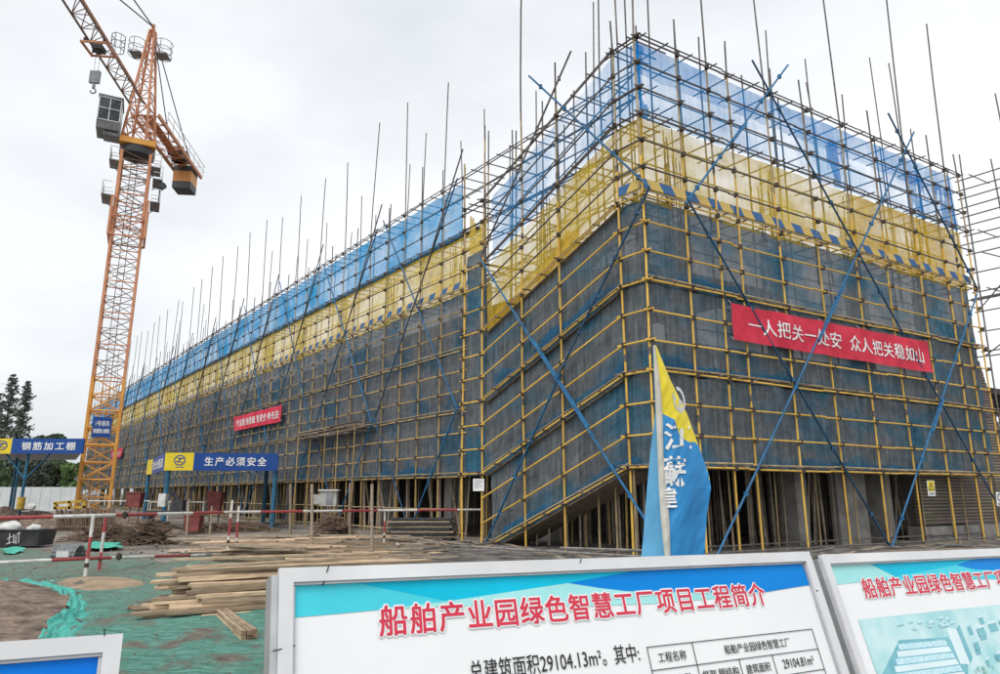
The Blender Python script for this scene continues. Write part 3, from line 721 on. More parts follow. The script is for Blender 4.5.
for k in range(0, 16, 3):
    for t in tl+tb:
        if t > T0-9:
            for dt in ((0, .8) if t < T0+45 else (0,)): trs.append((W(SM-.14-random.random()*.12, t+dt, LEV[k]+.06), W(SM+1.3, t+dt, LEV[k]+.06)))
many(trs, 'transom', M['rusty_tube'], sc_l, lambda mb, it: mb.tube(it[0], it[1], RR*.85, 5), lambda it: cdist(it[0]))
cl = [(W(SM-.05, t, z+random.uniform(-.02, .02)), .052) for t in tl for z in LEV]
many(cl, 'coupler', M['clamp'], sc_l, clampdraw, lambda it: cdist(it[0]))
# diagonal bracing lattice, nodes at the grey/yellow line
sx = SM-.12
node = 3.55; P7 = 6.95
k = 0
while T0+node+P7*k < TB-3:
    t = T0+node+P7*k
    mb = MB(); mb.tube(W(sx, t-3.15, 14.2), W(sx, t+3.3, 5.0), .032, 6); part(mb, 'brace', M['dark_blue_tube'], sc_l)
    mb = MB(); mb.tube(W(sx, t+3.25, 14.0+random.uniform(0, .8)), W(sx, t-3.45, 4.6), .032, 6)
    part(mb, 'brace', M['blue_tube'], sc_l)
    # dark steel diagonals rising to the right above the node
    mb = MB(); mb.tube(W(sx-.05, t, Z_GY+.1), W(sx-.05, t-3.6, 15.3), .034, 6); part(mb, 'brace', M['rusty_tube'], sc_l)
    mb = MB(); mb.tube(W(sx, t-3.45, 4.9), W(sx, t-.1, .25), .032, 6); part(mb, 'brace', M['blue_tube'], sc_l)
    mb = MB(); mb.tube(W(sx, t+3.35, 4.9), W(sx, t, .25), .032, 6); part(mb, 'brace', M['dark_blue_tube'], sc_l)
    k += 1
for q in range(26):
    t0 = T0-.4+4*q
    m1 = MB(); m1.obox(W(SM+.02, t0+1.98, Z_GY+.33), DL*1.97, DR*.012, UP*.11); part(m1, 'toe_board', M['toe_left'], sc_l)
for k in (12,):
    mb = MB()
    for q in range(30):
        for r_ in range(2): mb.obox(W(SM+.2+.2*r_, T0+1+3.4*q, LEV[k]+.115), DL*1.68, DR*.085, UP*.018)
    part(mb, 'deck', M['old_plank'], sc_l)
# ---- bare grey wing at the right edge
sc_w = thing('scaffold', 'bare grey tube scaffold wing at the right edge without nets', 'scaffold', W(17.6, -2))
for t, s, z1 in ((-1.55, 17.55, 17.2), (-3.1, 17.55, 16), (-4.7, 17.55, 19), (1.0, 18.6, 15.2), (-.6, 18.6, 15), (-2.2, 18.6, 16.5), (0.1, 17.6, 15.2)):
    mb = MB(); std_pole(mb, W(s, t), 4.6 if t < -1 else -.1, z1, RR, 0, .05, 8); part(mb, 'pole', [M['grey_tube']]*3, sc_w)
for k in range(3, 16):
    z = LEV[k]
    if k < 7 and k % 3: continue
    mb = MB(); mb.tube(W(17.5, .3, z), W(17.5, -6, z+random.uniform(-.06, .06)), RR*.95, 8); part(mb, 'rail', M['grey_tube'], sc_w)
    if k % 3 == 0 or k > 11:
        mb = MB(); mb.tube(W(18.6, 1.2, z), W(18.6, -6, z+random.uniform(-.06, .06)), RR*.95, 8); part(mb, 'rail', M['grey_tube'], sc_w)
mb = MB(); mb.beam(W(17.6, .4, LEV[9]-.25), W(17.6, -6, LEV[9]-.2), .12, .1); part(mb, 'deck_beam', M['grey_tube'], sc_w)
for a, b in (((17.45, .2, LEV[8]), (17.45, -3.4, LEV[12]+.4)), ((17.45, -.2, LEV[11]), (17.45, -4.4, LEV[8]-.2)), ((18.5, .6, LEV[6]), (18.5, -3, LEV[9]))):
    mb = MB(); mb.tube(W(*a), W(*b), RR*.9, 6); part(mb, 'brace', M['grey_tube'], sc_w)
for k in (9, 12, 15):
    for t in (-.3, -1.5, -3):
        mb = MB(); mb.tube(W(17.3, t, LEV[k]+.06), W(18.9, t, LEV[k]+.06), RR*.85, 6); part(mb, 'transom', M['grey_tube'], sc_w)

# ================================================================== NETS (each sheet a thing tied to its scaffold)
def net(name, mats, fn, L0, L1, z0, z1, label, slope=None, du=.13, nv=22, amp=.11, seed=0, cut=None, group=None, vbase=0.0):
    nu = max(4, int(abs(L1-L0)/du)); v = []; uv = []; f = []
    for i in range(nu+1):
        u = L0+(L1-L0)*i/nu; o_ = slope(u) if slope else 0
        for j in range(nv+1):
            q = j/nv; z = z0+(z1-z0)*q
            r = abs(math.sin(math.pi*(z-2.25)/.786))          # slack between the rails
            d = amp*(.3+.7*r)*(noise.noise((u*1.1, z*1.1, seed))+.7*noise.noise((u*3.2, z*1.0, seed+9)))+.02*noise.noise((u*9, z*2, seed+3))
            zz = z
            if j == 0: zz += .06*noise.noise((u*1.4, seed, 5))
            if j == nv: zz += .05*noise.noise((u*1.4, seed, 15))
            v.append(fn(u, max(zz+o_, .03), .075+d*.5+amp*.5)); uv.append((u+seed*3.1, z-z0+vbase))
    for i in range(nu):
        for j in range(nv):
            u = L0+(L1-L0)*(i+.5)/nu; z = z0+(z1-z0)*(j+.5)/nv
            if slope and z+slope(u) < .05: continue
            if cut and cut(u, z): continue
            a = i*(nv+1)+j; f.append([a, a+nv+1, a+nv+2, a+1])
    mb = MB(); mb.add(v, f); o = mb.build(name, mats, smooth=True)
    setuv(o, uv); return tag(o, label, 'safety net', group)
fR = lambda u, z, d: W(u, d, z)
fL = lambda u, z, d: W(d, u, z)
fM = lambda u, z, d: W(SM+d, u, z)
ord_ = ['lowest', 'middle', 'upper']
for k in range(3):
    net('safety_net', M['grey_net'], fR, 0.03, 16.75, LEV[3*k], LEV[3*k+3]-.02, f'{ord_[k]} dark grey mesh net on the right facade scaffold', seed=k+1)
    net('safety_net', M['grey_net'], fL, 0.03, TL1 + (.15 if k else -.2), LEV[3*k], LEV[3*k+3]-.02, f'{ord_[k]} dark grey mesh net sloping down the ramp scaffold', slope=off, seed=k+11)
    net('safety_net', M['grey_net_dense'], fM, T0-1.6, TB, LEV[3*k], LEV[3*k+3]-.02, f'{ord_[k]} grey mesh net running along the receding left facade', seed=k+21, du=.4, nv=9)
tear = lambda u, z: z > 11.9 and noise.noise((u*1.3, z*1.3, 3)) > .12
net('safety_net', M['yellow_net'], fR, 0.03, 16.85, Z_GY-.12, Z_YB-.02, 'translucent yellow mesh net on the right facade scaffold', seed=31)
net('safety_net', M['yellow_net'], fL, 0.03, TL1+.1, Z_GY-.12, Z_YB-.02, 'translucent yellow mesh net sloping along the ramp scaffold', slope=off, seed=32)
net('safety_net', M['yellow_net_dense'], fM, T0-1.0, TB, Z_GY-.12, Z_YB-.02, 'yellow mesh net strip running along the receding left facade', seed=33, du=.35)
net('safety_net', M['blue_net'], fR, 0.03, 16.75, Z_YB+.03, Z_TOP-.02, 'translucent blue mesh net along the top of the right facade', seed=41)
net('safety_net', M['blue_net'], fL, 0.03, TL1-.2, Z_YB+.03, Z_TOP-.02, 'translucent blue mesh net sloping along the top of the ramp scaffold', slope=off, seed=42)
net('safety_net', M['blue_net_dense'], fM, T0+.4, TB, Z_YB+.03, Z_TOP-.02, 'bright blue mesh net strip along the top of the receding left facade', seed=43, du=.35)
net('safety_net', M['grey_net'], fL, TL1+.2, TLE, LEV[0], 9.95, 'narrow grey blue net on the landing beside the ramp', seed=51, vbase=-1.2)
net('safety_net', M['yellow_net_dense'], fL, TL1+.15, TLE-.1, 9.95, 12.3, 'torn yellow net on the landing above the grey one', seed=52, cut=lambda u, z: z > 11.3+.9*(u-TL1)/1.3*0+1.2*noise.noise((u*2, z, 1)) or (z > 11.0 and u < TL1+.5))
net('safety_net', M['blue_net'], fR, 0.03, 16.7, LEV[14]-.25, Z_TOP-.02, 'doubled upper border of the blue net along the right facade top', seed=44)
for a, b, lab in ((.05, .45, 'dense blue net gathered at the right facade corner pole'), (8.6, 9.5, 'dense blue net bunch hanging halfway along the right facade top'), (13.4, 14.6, 'dense blue net bunch near the far end of the right facade top'), (15.4, 16.7, 'dense blue net at the far end of the right facade top')):
    net('safety_net', M['blue_net_dense' if b < 9 else 'blue_gather'], fR, a, b, Z_YB+.05, Z_TOP-.05-(.5 if a > 5 else 0), lab, seed=int(a*7)+60, du=.04, amp=.14, cut=lambda u, z, a=a, b=b: noise.noise((u*4, z*1.1, a)) > .22)
net('safety_net', M['yellow_net_dense'], fL, 2.6, TL1+.05, Z_GY-.08, Z_GY+.95, 'dense doubled yellow border at the foot of the ramp yellow net', slope=off, seed=71, cut=lambda u, z: z > Z_GY+.55+.5*noise.noise((u*1.1, 0, 2)))
net('safety_net', M['yellow_net'], fR, 9.6, 16.8, Z_GY-.08, Z_YB-.05, 'second yellow net layer on the far half of the right facade', seed=72)
# blue slack hems gathered on the working levels
def hem(fn, a, b, z, label, slope=None, h=.35):
    net('net_hem', M['blue_hem'], lambda u, zz, d: fn(u, zz, d-.10), a, b, z, z+h, label, slope=slope, amp=.12, seed=random.randint(60, 999), nv=14, du=.05, cut=lambda u, q: q > z+h*(.5+.75*noise.noise((u*.7, z, 4))+.15*noise.noise((u*4, z, 9))))
M['blue_hem'] = netmat('blue_net_hem', (.05, .20, .36), (.02, .10, .20), .45, .9, trans=.3)
hem(fR, .1, 5.4, LEV[3]+.14, 'slack blue net hem gathered on the lower working level right of the flag')
hem(fR, .1, 3.6, LEV[6]+.14, 'slack blue net hem gathered at the middle level by the right corner')
hem(fR, 5.6, 11.8, LEV[0]+.1, 'long slack blue net hem along the bottom of the right facade net')
hem(fL, .6, 6.2, LEV[0]+.1, 'slack blue net hem lying along the foot of the ramp', slope=off)
hem(fL, .6, 6.6, LEV[6]+.12, 'slack blue net hem lying along the upper ramp flight', slope=off, h=.5)
hem(fL, 1, 5.6, LEV[3]+.12, 'slack blue net hem lying along the middle ramp flight', slope=off, h=.4)
hem(fM, T0+2, T0+16, LEV[0]+.05, 'slack blue net hem below the left facade net', h=.45)

# ================================================================== BANNERS AND SIGNS ON THE SCAFFOLD
def bannered(name, px, proj, text, u0, u1, v0, v1, label, th=.0, gap=.06, off_=.012):
    tl, tr, br, bl = [proj(*p) for p in px]; base = quadfn(bl, br, tr, tl)
    t = thing(name, label, 'banner', bl); nrm = (br-bl).cross(tl-bl).normalized(); Lx = (br-bl).length; sd = len(text)*1.7
    def fn(u, v, d=0):
        sag = -.035*math.sin(math.pi*((u*5) % 1))*(1 if v > .5 else .6)            # scallops between the ties
        rip = .045*noise.noise((u*Lx*1.1, v*1.2, sd))+.03*noise.noise((u*Lx*3+v*1.5, v*2.0, sd+4))+.02*math.sin((u*Lx*2.2+v*2.5))*(1-v)
        return base(u, v)+nrm*(rip+.03+d)+UP*sag*(br-bl).length*.08
    mb = MB(); nu, nv = 90, 10
    vs = [fn(i/nu, j/nv) for i in range(nu+1) for j in range(nv+1)]; fs = [[i*(nv+1)+j, (i+1)*(nv+1)+j, (i+1)*(nv+1)+j+1, i*(nv+1)+j+1] for i in range(nu) for j in range(nv)]
    mb.add(vs, fs); part(mb, 'cloth', M['banner_red'], t, True)
    mb = MB(); fit_text(mb, text, lambda u, v: fn(u0+(u1-u0)*u, v0+(v1-v0)*v, .012), off=off_, gap=gap); part(mb, 'lettering', M['white_print'], t)
    for P in [base(q, 1) for q in (0, .2, .4, .6, .8, 1)]+[bl, br]:
        mb = MB(); mb.tube(P+nrm*.03, P-nrm*.06+UP*.1, .007, 4); part(mb, 'tie', M['white_rail'], t)
    return t
bannered('banner', ((730, 303), (926.8, 341.7), (932.3, 373), (733, 339.5)), lambda x, y: pR(x, y, -.10), '一人把关一处安  众人把关稳如山', .065, .955, .27, .74, 'long red cloth banner with white slogan on the right facade')
bannered('banner', ((234, 417), (282.4, 404.6), (281, 421.4), (235, 431)), lambda x, y: pL(x, y, SM-.16), '守法规 治隐患 重安全 争先进', .06, .95, .25, .74, 'small red banner with white lettering halfway along the left facade', off_=.02)
bannered('banner', ((111.5, 451), (123, 447.5), (121.5, 456.5), (112, 460)), lambda x, y: pL(x, y, SM-.16), '安全生产', .12, .9, .25, .75, 'faded far red banner on the left facade beside the crane mast', off_=.02)
def small_sign(px, proj, label, kind):
    tl, tr, br, bl = [proj(*p) for p in px]; n = (br-bl).cross(tl-bl).normalized(); fn = quadfn(bl, br, tr, tl)
    t = thing('safety_sign' if kind != 'paper' else 'notice', label, 'sign', bl)
    mb = MB(); vs = [bl, br, tr, tl]; mb.add(vs+[p-n*.012 for p in vs], [[0, 1, 2, 3], [7, 6, 5, 4], [0, 4, 5, 1], [1, 5, 6, 2], [2, 6, 7, 3], [3, 7, 4, 0]]); part(mb, 'panel', M['white_print'], t)
    mb = MB()
    if kind == 'warn':
        P = lambda u, v: fn(u, v)+n*.004
        mb.poly([P(.06, .30), P(.94, .30), P(.94, .97), P(.06, .97)], 1); mb.poly([fn(.08, .38)+n*.007, fn(.92, .38)+n*.007, fn(.5, .92)+n*.007], 0); mb.poly([fn(.22, .43)+n*.01, fn(.78, .43)+n*.01, fn(.5, .8)+n*.01], 1)
        mb.poly([fn(.47, .52)+n*.012, fn(.53, .52)+n*.012, fn(.54, .7)+n*.012, fn(.46, .7)+n*.012], 0)
        fit_text(mb, '注意安全', lambda u, v: fn(.12+.76*u, .08+.14*v)+n*.006, 0, .01)
    elif kind == 'ban':
        for k in range(24):
            a, b = 2*math.pi*k/24, 2*math.pi*(k+1)/24
            mb.poly([fn(.5+r*math.cos(q), .62+.75*r*math.sin(q))+n*.005 for r, q in ((.30, a), (.40, a), (.40, b), (.30, b))], 0)
        fit_text(mb, '禁止攀登', lambda u, v: fn(.12+.76*u, .08+.14*v)+n*.006, 0, .01)
    else:
        for k, wv in enumerate((.6, .75, .5, .7, .35)): 
            v = .85-.15*k; mb.poly([fn(.15, v)+n*.004, fn(.15+wv, v)+n*.004, fn(.15+wv, v+.03)+n*.004, fn(.15, v+.03)+n*.004], 0)
    part(mb, 'print', [M['black'], M['sign_yellow']], t)
small_sign(((926.8, 480.5), (934.2, 480.5), (935.8, 496), (928.6, 496)), lambda x, y: pR(x, y, -.10), 'small yellow triangle warning sign hung below the right facade net', 'warn')
small_sign(((996, 492), (1004, 492), (1005.5, 506), (997.5, 506)), lambda x, y: pR(x, y, -.10), 'small round prohibition sign at the extreme right edge', 'ban')
small_sign(((473, 478.7), (484, 478.7), (484, 491), (473, 491)), lambda x, y: pL(x, y, -.09), 'white paper notice on the landing pole left of the ramp', 'paper')
# projecting timber landing on the long facade
t_ = thing('loading_platform', 'projecting timber loading platform on the left facade above the meter box', 'platform', pL(340, 436, SM))
A = pL(299, 441, SM-.05); B = pL(377, 429, SM-.05)
rl_ = (B-A).length
for k in range(26):
    mb = MB(); q = random.uniform(0, .6); e = min(1.03, q+random.uniform(.3, .5)); o_ = -DR*random.uniform(.05, .5)+UP*random.choice((0, .05, .1, .16, .22, .3, .38))
    mb.beam(A.lerp(B, q)+o_, A.lerp(B, e)+o_+UP*random.uniform(-.05, .05), random.uniform(.12, .2), random.uniform(.04, .07)); part(mb, 'board', M['old_plank' if k % 3 else 'deck'], t_)
for q in (.05, .22, .4, .58, .77, .95):
    mb = MB(); a = A.lerp(B, q); mb.tube(a+DR*.6-UP*.07, a-DR*random.uniform(.6, .9)-UP*.07, .03, 6); part(mb, 'bearer', M['rusty_tube'], t_)
for q in (.12, .3, .5, .66, .86):
    mb = MB(); a = A.lerp(B, q)-DR*.45; mb.tube(Vector((a.x, a.y, .0)), a+UP*random.uniform(.1, .5), .03, 6); part(mb, 'strut', M['old_yellow_tube'], t_)

# ================================================================== TOWER CRANE
cb = gnd(91.5, 519.5); CX = cb.x; CY = cb.y
crane = thing('tower_crane', 'tall orange lattice tower crane with grey cab left of the building', 'crane', cb)
jd = Vector((ray(418, 494).x, ray(418, 494).y, 0)).normalized()*-1     # jib direction (towards the camera)
jn = Vector((-jd.y, jd.x, 0))
cyaw = math.atan2(CX, CY)
mx_ = Vector((math.cos(R(27)), math.sin(R(27)), 0)); my_ = Vector((-mx_.y, mx_.x, 0))
def zat(y, x=120): 
    d = ray(x, y); return EYE+d.z*(CY/d.y)
ZS = zat(150, 136); ZAPEX = zat(27, 148); HW = .92
def lattice(mb, z0, z1, hw, rleg, rbr, sec, m=0, mbr=0, mh=None):
    corners = [(-1, -1), (1, -1), (1, 1), (-1, 1)]
    P = lambda c, z: cb+mx_*(c[0]*hw)+my_*(c[1]*hw)+UP*(z-cb.z)
    for c in corners: mb.beam(P(c, z0), P(c, z1), rleg*2, rleg*2, m, up=my_)
    z = z0; k = 0
    while z < z1-.05:
        zn = min(z+sec, z1)
        for i in range(4):
            a, b = corners[i], corners[(i+1) % 4]
            mb.tube(P(a, z), P(b, z), rbr*1.5, 5, m)
            mb.tube(P(a, z), P(b, (z+zn)/2), rbr, 5, mbr); mb.tube(P(b, (z+zn)/2), P(a, zn), rbr, 5, mbr)
            mb.tube(P(b, z), P(a, (z+zn)/2), rbr*.8, 5, mbr)
            mb.tube(P(a, (z+zn)/2), P(b, (z+zn)/2), rbr, 5, mbr)
        # ladder inside
        z = zn; k += 1
    q0 = cb+mx_*(-.1)+my_*.3
    for e in (-.2, .2): mb.tube(q0+mx_*e+UP*z0, q0+mx_*e+UP*z1, .025, 4, mbr)
    zz = z0
    while zz < z1: mb.tube(q0-mx_*.2+UP*zz, q0+mx_*.2+UP*zz, .015, 4, mbr); zz += .4
z = .3
ZCL = zat(225, 130)
SEC = 2.5
nsec = int((ZCL-.3)/SEC)+1; SEC = (ZCL-.3)/nsec
for i in range(nsec):
    mb = MB(); low = z < 8.5
    lattice(mb, z, z+SEC-.02, HW, .085 if low else .075, .045 if low else .03, SEC, 0, 0 if low else 1)
    part(mb, 'mast_section', [M['orange_low'] if low else M['orange'], M['rust']], crane); z += SEC
mb = MB(); mb.obox(cb+UP*.12, mx_*2.2, my_*2.2, UP*.2); part(mb, 'base', M['concrete'], crane)
# climbing frame and upper mast
mb = MB(); lattice(mb, ZCL, ZS-.6, HW, .10, .035, 2.0, 0, 1); part(mb, 'mast_section', [M['orange'], M['rust']], crane)
mb = MB(); lattice(mb, ZCL-1.2, ZS-4.2, HW+.2, .075, .04, 2.9, 0, 0); part(mb, 'climbing_frame', M['orange'], crane)
def platform(zc, hw, name, sides):
    for sx_, sy_ in sides:
        mb = MB(); dp = .3
        o_ = mx_*sx_+my_*sy_; p_ = Vector((-o_.y, o_.x, 0)); c = cb+o_*(hw+dp)+UP*zc; wd = hw*.8
        mb.obox(c, o_*dp, p_*wd, UP*.03, 1)
        for h_ in (.5, 1.0):
            for e in (-1, 1): mb.tube(c-o_*dp+p_*e*wd+UP*h_, c+o_*dp+p_*e*wd+UP*h_, .028, 4, 0)
            mb.tube(c+o_*dp-p_*wd+UP*h_, c+o_*dp+p_*wd+UP*h_, .028, 4, 0)
        for e in (-1, -.33, .33, 1): mb.tube(c+o_*dp+p_*e*wd, c+o_*dp+p_*e*wd+UP*1.0, .028, 4, 0)
        mb.obox(c+o_*(dp+.02)+UP*.08, o_*.012, p_*wd, UP*.08, 1)
        mb.beam(c-UP*.05-o_*dp-UP*.5, c-UP*.05+o_*dp*.8, .05, .05, 1)
        part(mb, name, [M['white_metal'], M['grey_metal']], crane)
platform(zat(203, 130), HW+.3, 'platform', ((-1, 0), (1, 0)))
platform(zat(180, 133), HW+.3, 'platform', ((1, 0),))
platform(zat(168, 134), HW+.1, 'platform', ((-1, 0), (1, 0)))
mb = MB(); mb.tube(cb+mx_*1.75-my_*.4+UP*zat(186, 140), cb+mx_*1.9-my_*.8+UP*(zat(186, 140)+.12), .2, 10, 0, .3); mb.tube(cb+mx_*1.75-my_*.4+UP*(zat(186, 140)-1.2), cb+mx_*1.75-my_*.4+UP*zat(186, 140), .05, 5); part(mb, 'floodlight', M['dark_metal'], crane)
# slewing ring + turntable
mb = MB(); mb.tube(cb+UP*(ZS-.6), cb+UP*(ZS-.1), 1.15, 20); part(mb, 'slewing_ring', M['dark_metal'], crane)
mb = MB(); mb.obox(cb+UP*(ZS+.2), mx_*1.15, my_*1.1, UP*.22); part(mb, 'turntable', M['orange_low'], crane, False)
# tower head: tapering lattice to the apex
mb = MB(); ap = cb-jd*.1+UP*(ZAPEX-.3)
cor = [cb+jd*a*.85+jn*b*.85+UP*(ZS+.5) for a, b in ((-1, -1), (1, -1), (1, 1), (-1, 1))]
top = [ap+jd*a*.16+jn*b*.16 for a, b in ((-1, -1), (1, -1), (1, 1), (-1, 1))]
for a, b in zip(cor, top): mb.tube(a, b, .09, 6)
nst = 7
for i in range(nst):
    f0 = 1-(1-i/nst)**1.0; f1 = (i+1)/nst
    for k in range(4):
        a, b = k, (k+1) % 4
        mb.tube(cor[a].lerp(top[a], f1), cor[b].lerp(top[b], f1), .045, 5)
        mb.tube(cor[a].lerp(top[a], f0), cor[b].lerp(top[b], f1), .04, 5)
        if i < 3: mb.tube(cor[b].lerp(top[b], f0), cor[a].lerp(top[a], f1), .035, 5)
mb.tube(ap-UP*.2, ap+UP*.55, .14, 8)
th_ = part(mb, 'tower_head', M['orange'], crane)
for sgn in (-1, 1):
    mb = MB(); c = ap-UP*2.1+jn*sgn*.95
    pts = [c+jd*.7*math.cos(a)+jn*.6*math.sin(a) for a in [2*math.pi*k/10 for k in range(11)]]
    for h_ in (0, .55, 1.1): mb.path([p+UP*h_ for p in pts], .024, 4)
    for p in pts[::2]: mb.tube(p, p+UP*1.1, .02, 4)
    mb.obox(c, jd*.5, jn*.42, UP*.025); mb.beam(c-UP*.05, ap-UP*2.5, .08, .08)
    part(mb, 'head_platform', M['grey_metal'], crane)
# jib: two bottom chords and one ridge chord, pin-jointed at the tower head
ZJ = zat(112, 140); JL = 46.0; JH = 1.0; JW = .52
def pixel(p):
    d = Vector(p)-ORI; yy = d.y*math.cos(PITCH)+d.z*math.sin(PITCH); v = -d.y*math.sin(PITCH)+d.z*math.cos(PITCH); return 500+F*d.x/yy, 337-F*v/yy
JE = 0.0
def jp(l, side, h=0): return cb+jd*(l*math.cos(JE))+jn*side*JW+UP*(ZJ+h+l*math.sin(JE))
_best = None
for q in range(-40, 120):                 # the jib carries a slight upward set
    JE = R(q*.1); xs = min((abs(pixel(jp(l_*.25, 0))[1]), pixel(jp(l_*.25, 0))[0]) for l_ in range(20, 130))
    if _best is None or abs(xs[1]-71) < _best[0]: _best = (abs(xs[1]-71), JE)
JE = _best[1]; print('jib set', math.degrees(JE))
mb = MB()
for sd in (-1, 1): mb.beam(jp(1.0, sd), jp(JL, sd), .1, .1, 1)
mb.beam(jp(1.6, 0, JH), jp(JL-1, 0, JH), .1, .1)
l = 1.2; k = 0
while l < JL-1.3:
    ln = l+1.25
    for sd in (-1, 1):
        mb.tube(jp(l, sd), jp(l+.62, 0, JH), .033, 5, 1); mb.tube(jp(l+.62, 0, JH), jp(ln, sd), .033, 5, 1)
    mb.tube(jp(l, -1), jp(l, 1), .03, 5, 1)
    mb.tube(jp(l, -1 if k % 2 else 1), jp(ln, 1 if k % 2 else -1), .03, 5, 1)
    l = ln; k += 1
part(mb, 'jib', [M['orange'], M['rust']], crane)
for lpt in (14.5, 31.0):
    mb = MB(); mb.tube(ap+UP*.35, jp(lpt, 0, JH), .05, 6); q = ap.lerp(jp(lpt, 0, JH), .5); mb.box(q, .18, .18, .25); part(mb, 'pendant', M['dark_metal'], crane)
# trolley + hook
LT = 9.2
def tro():
    best = None
    for i in range(400):
        l = 2+i*.1; p = jp(l, 0); d = p-ORI; yy = d.y*math.cos(PITCH)+d.z*math.sin(PITCH); v = -d.y*math.sin(PITCH)+d.z*math.cos(PITCH)
        py = 337-F*v/yy
        if best is None or abs(py-45) < best[0]: best = (abs(py-45), l)
    return best[1]
LT = tro()
mb = MB(); c = jp(LT, 0, -.35)
for sd in (-1, 1):
    mb.beam(c+jd*-.8+jn*sd*.75, c+jd*.8+jn*sd*.75, .1, .14)
    for e in (-.6, .6): mb.tube(c+jd*e+jn*sd*.5+UP*.26, c+jd*e+jn*sd*.66+UP*.26, .13, 8, 1); mb.beam(c+jd*e+jn*sd*.72, c+jd*e+jn*sd*.62+UP*.3, .06, .06)
for e in (-.75, .75): mb.beam(c+jd*e-jn*.8, c+jd*e+jn*.8, .1, .12)
mb.obox(c+UP*.02, jd*.35, jn*.3, UP*.15, 1)
tr = part(mb, 'trolley', [M['orange'], M['dark_metal']], crane)
mb = MB(); b0 = c+jn*1.1
pts = [b0+jd*.45*math.cos(a)+jn*.4*math.sin(a) for a in [2*math.pi*k/8 for k in range(9)]]
for h_ in (0, .5, 1.0): mb.path([p+UP*h_ for p in pts], .025, 4)
for p in pts: mb.tube(p, p+UP*1.0, .02, 4)
mb.build('basket', M['grey_metal'], tr, ORG[crane.name])
mb = MB(); hk = c-UP*2.0
for e in (-.28, .28): mb.tube(c+jd*e, hk+jd*e*.8+UP*.4, .012, 4)
part(mb, 'hoist_rope', M['dark_metal'], crane)
mb = MB(); mb.obox(hk, jn*.3, jd*.1, UP*.42); mb.tube(hk-UP*.45, hk-UP*.8, .09, 8); mb.path([hk-UP*.8+jn*.16*math.sin(a)-UP*(.17-.17*math.cos(a)) for a in [k*.6 for k in range(9)]], .05, 6); part(mb, 'hook_block', M['grey_metal'], crane)
# counter-jib, railing, winch, counterweight
CL = 11.2; ZC = ZJ+.1
def cp(l, side, h=0): return cb-jd*l+jn*side*.95+UP*(ZC+h)
mb = MB()
for sd in (-1, 1): mb.beam(cp(.6, sd), cp(CL, sd), .16, .28)
l = .8
while l < CL-.4:
    mb.tube(cp(l, -1), cp(l, 1), .05, 5); mb.tube(cp(l, -1), cp(min(CL, l+1.3), 1), .035, 5); l += 1.3
mb.obox(cp(CL*.5, 0, .12), jd*(CL*.42), jn*.35, UP*.02); part(mb, 'counter_jib', M['orange'], crane)
mb = MB()
for sd in (-1, 1):
    for h_ in (.6, 1.15): mb.tube(cp(2, sd*1.15, h_), cp(CL+.2, sd*1.15, h_), .03, 4)
    l = 2
    while l <= CL+.2: mb.tube(cp(l, sd*1.15, .1), cp(l, sd*1.15, 1.15), .03, 4); l += 1.3
for h_ in (.6, 1.15): mb.tube(cp(CL+.2, -1.15, h_), cp(CL+.2, 1.15, h_), .03, 4)
part(mb, 'railing', M['white_metal'], crane)
mb = MB(); mb.tube(cp(7.2, -.6, .5), cp(7.2, .6, .5), .42, 12); mb.obox(cp(8.4, 0, .5), jd*.5, jn*.6, UP*.4); part(mb, 'winch', M['dark_metal'], crane)
mb = MB(); mb.obox(cp(CL-1.2, 0, -.85), jd*.8, jn*.75, UP*1.05); part(mb, 'counterweight', M['weight'], crane)
for sd in (-.8, .8):
    mb = MB(); mb.tube(ap+UP*.2, cp(CL-2.5, sd, .2), .045, 6); part(mb, 'pendant', M['dark_metal'], crane)
# cab on the left of the mast
cc = cb-mx_*1.95-my_*.5+UP*(ZS+1.75)
cabm = MB(); hx, hy, hz = .72, 1.0, 1.2
prof = [(-1, -.55), (-.8, -1.0), (1.0, -1.0), (1.0, 1.0), (-1.0, 1.0)]     # side profile: y (front at -1), z
vs = [cc+mx_*hx*e+my_*hy*y+UP*hz*z_ for e in (-1, 1) for y, z_ in prof]
cabm.add(vs, [[4, 3, 2, 1, 0], [5, 6, 7, 8, 9]]+[[k, (k+1) % 5, 5+(k+1) % 5, 5+k] for k in range(5)])
cabm.obox(cc+UP*1.2, mx_*.78, my_*1.08, UP*.05)
cabm.obox(cc-UP*1.4+mx_*.3, mx_*.55, my_*.6, UP*.12)
cab = part(cabm, 'cab', M['grey_metal'], crane)
def glass(pts):
    m_ = MB(); m_.poly(pts); m_.build('window', M['glass'], cab, ORG[crane.name])
f = -hy-.012
glass([cc+mx_*x+my_*f+UP*z_ for x, z_ in ((-.64, .3), (.64, .3), (.64, 1.0), (-.64, 1.0))])
glass([cc+mx_*x+my_*f+UP*z_ for x, z_ in ((-.64, -.6), (-.04, -.6), (-.04, .18), (-.64, .18))])
glass([cc+mx_*x+my_*f+UP*z_ for x, z_ in ((.04, -.6), (.64, -.6), (.64, .18), (.04, .18))])
glass([cc+mx_*(hx+.012)+my_*y+UP*z_ for y, z_ in ((-.8, -.3), (.2, -.3), (.2, .9), (-.8, .9))])
m_ = MB()
for x in (-.68, 0, .68): m_.tube(cc+mx_*x+my_*(f-.02)-UP*.6, cc+mx_*x+my_*(f-.02)+UP*1.0, .035, 4)
for z_ in (-.66, .24, 1.06): m_.tube(cc-mx_*.7+my_*(f-.02)+UP*z_, cc+mx_*.7+my_*(f-.02)+UP*z_, .035, 4)
m_.build('window_frame', M['white_metal'], cab, ORG[crane.name])
m_ = MB(); m_.beam(cc+mx_*.9-UP*.9, cb+UP*(ZS+.1), .3, .25); part(m_, 'cab_bracket', M['orange'], crane)
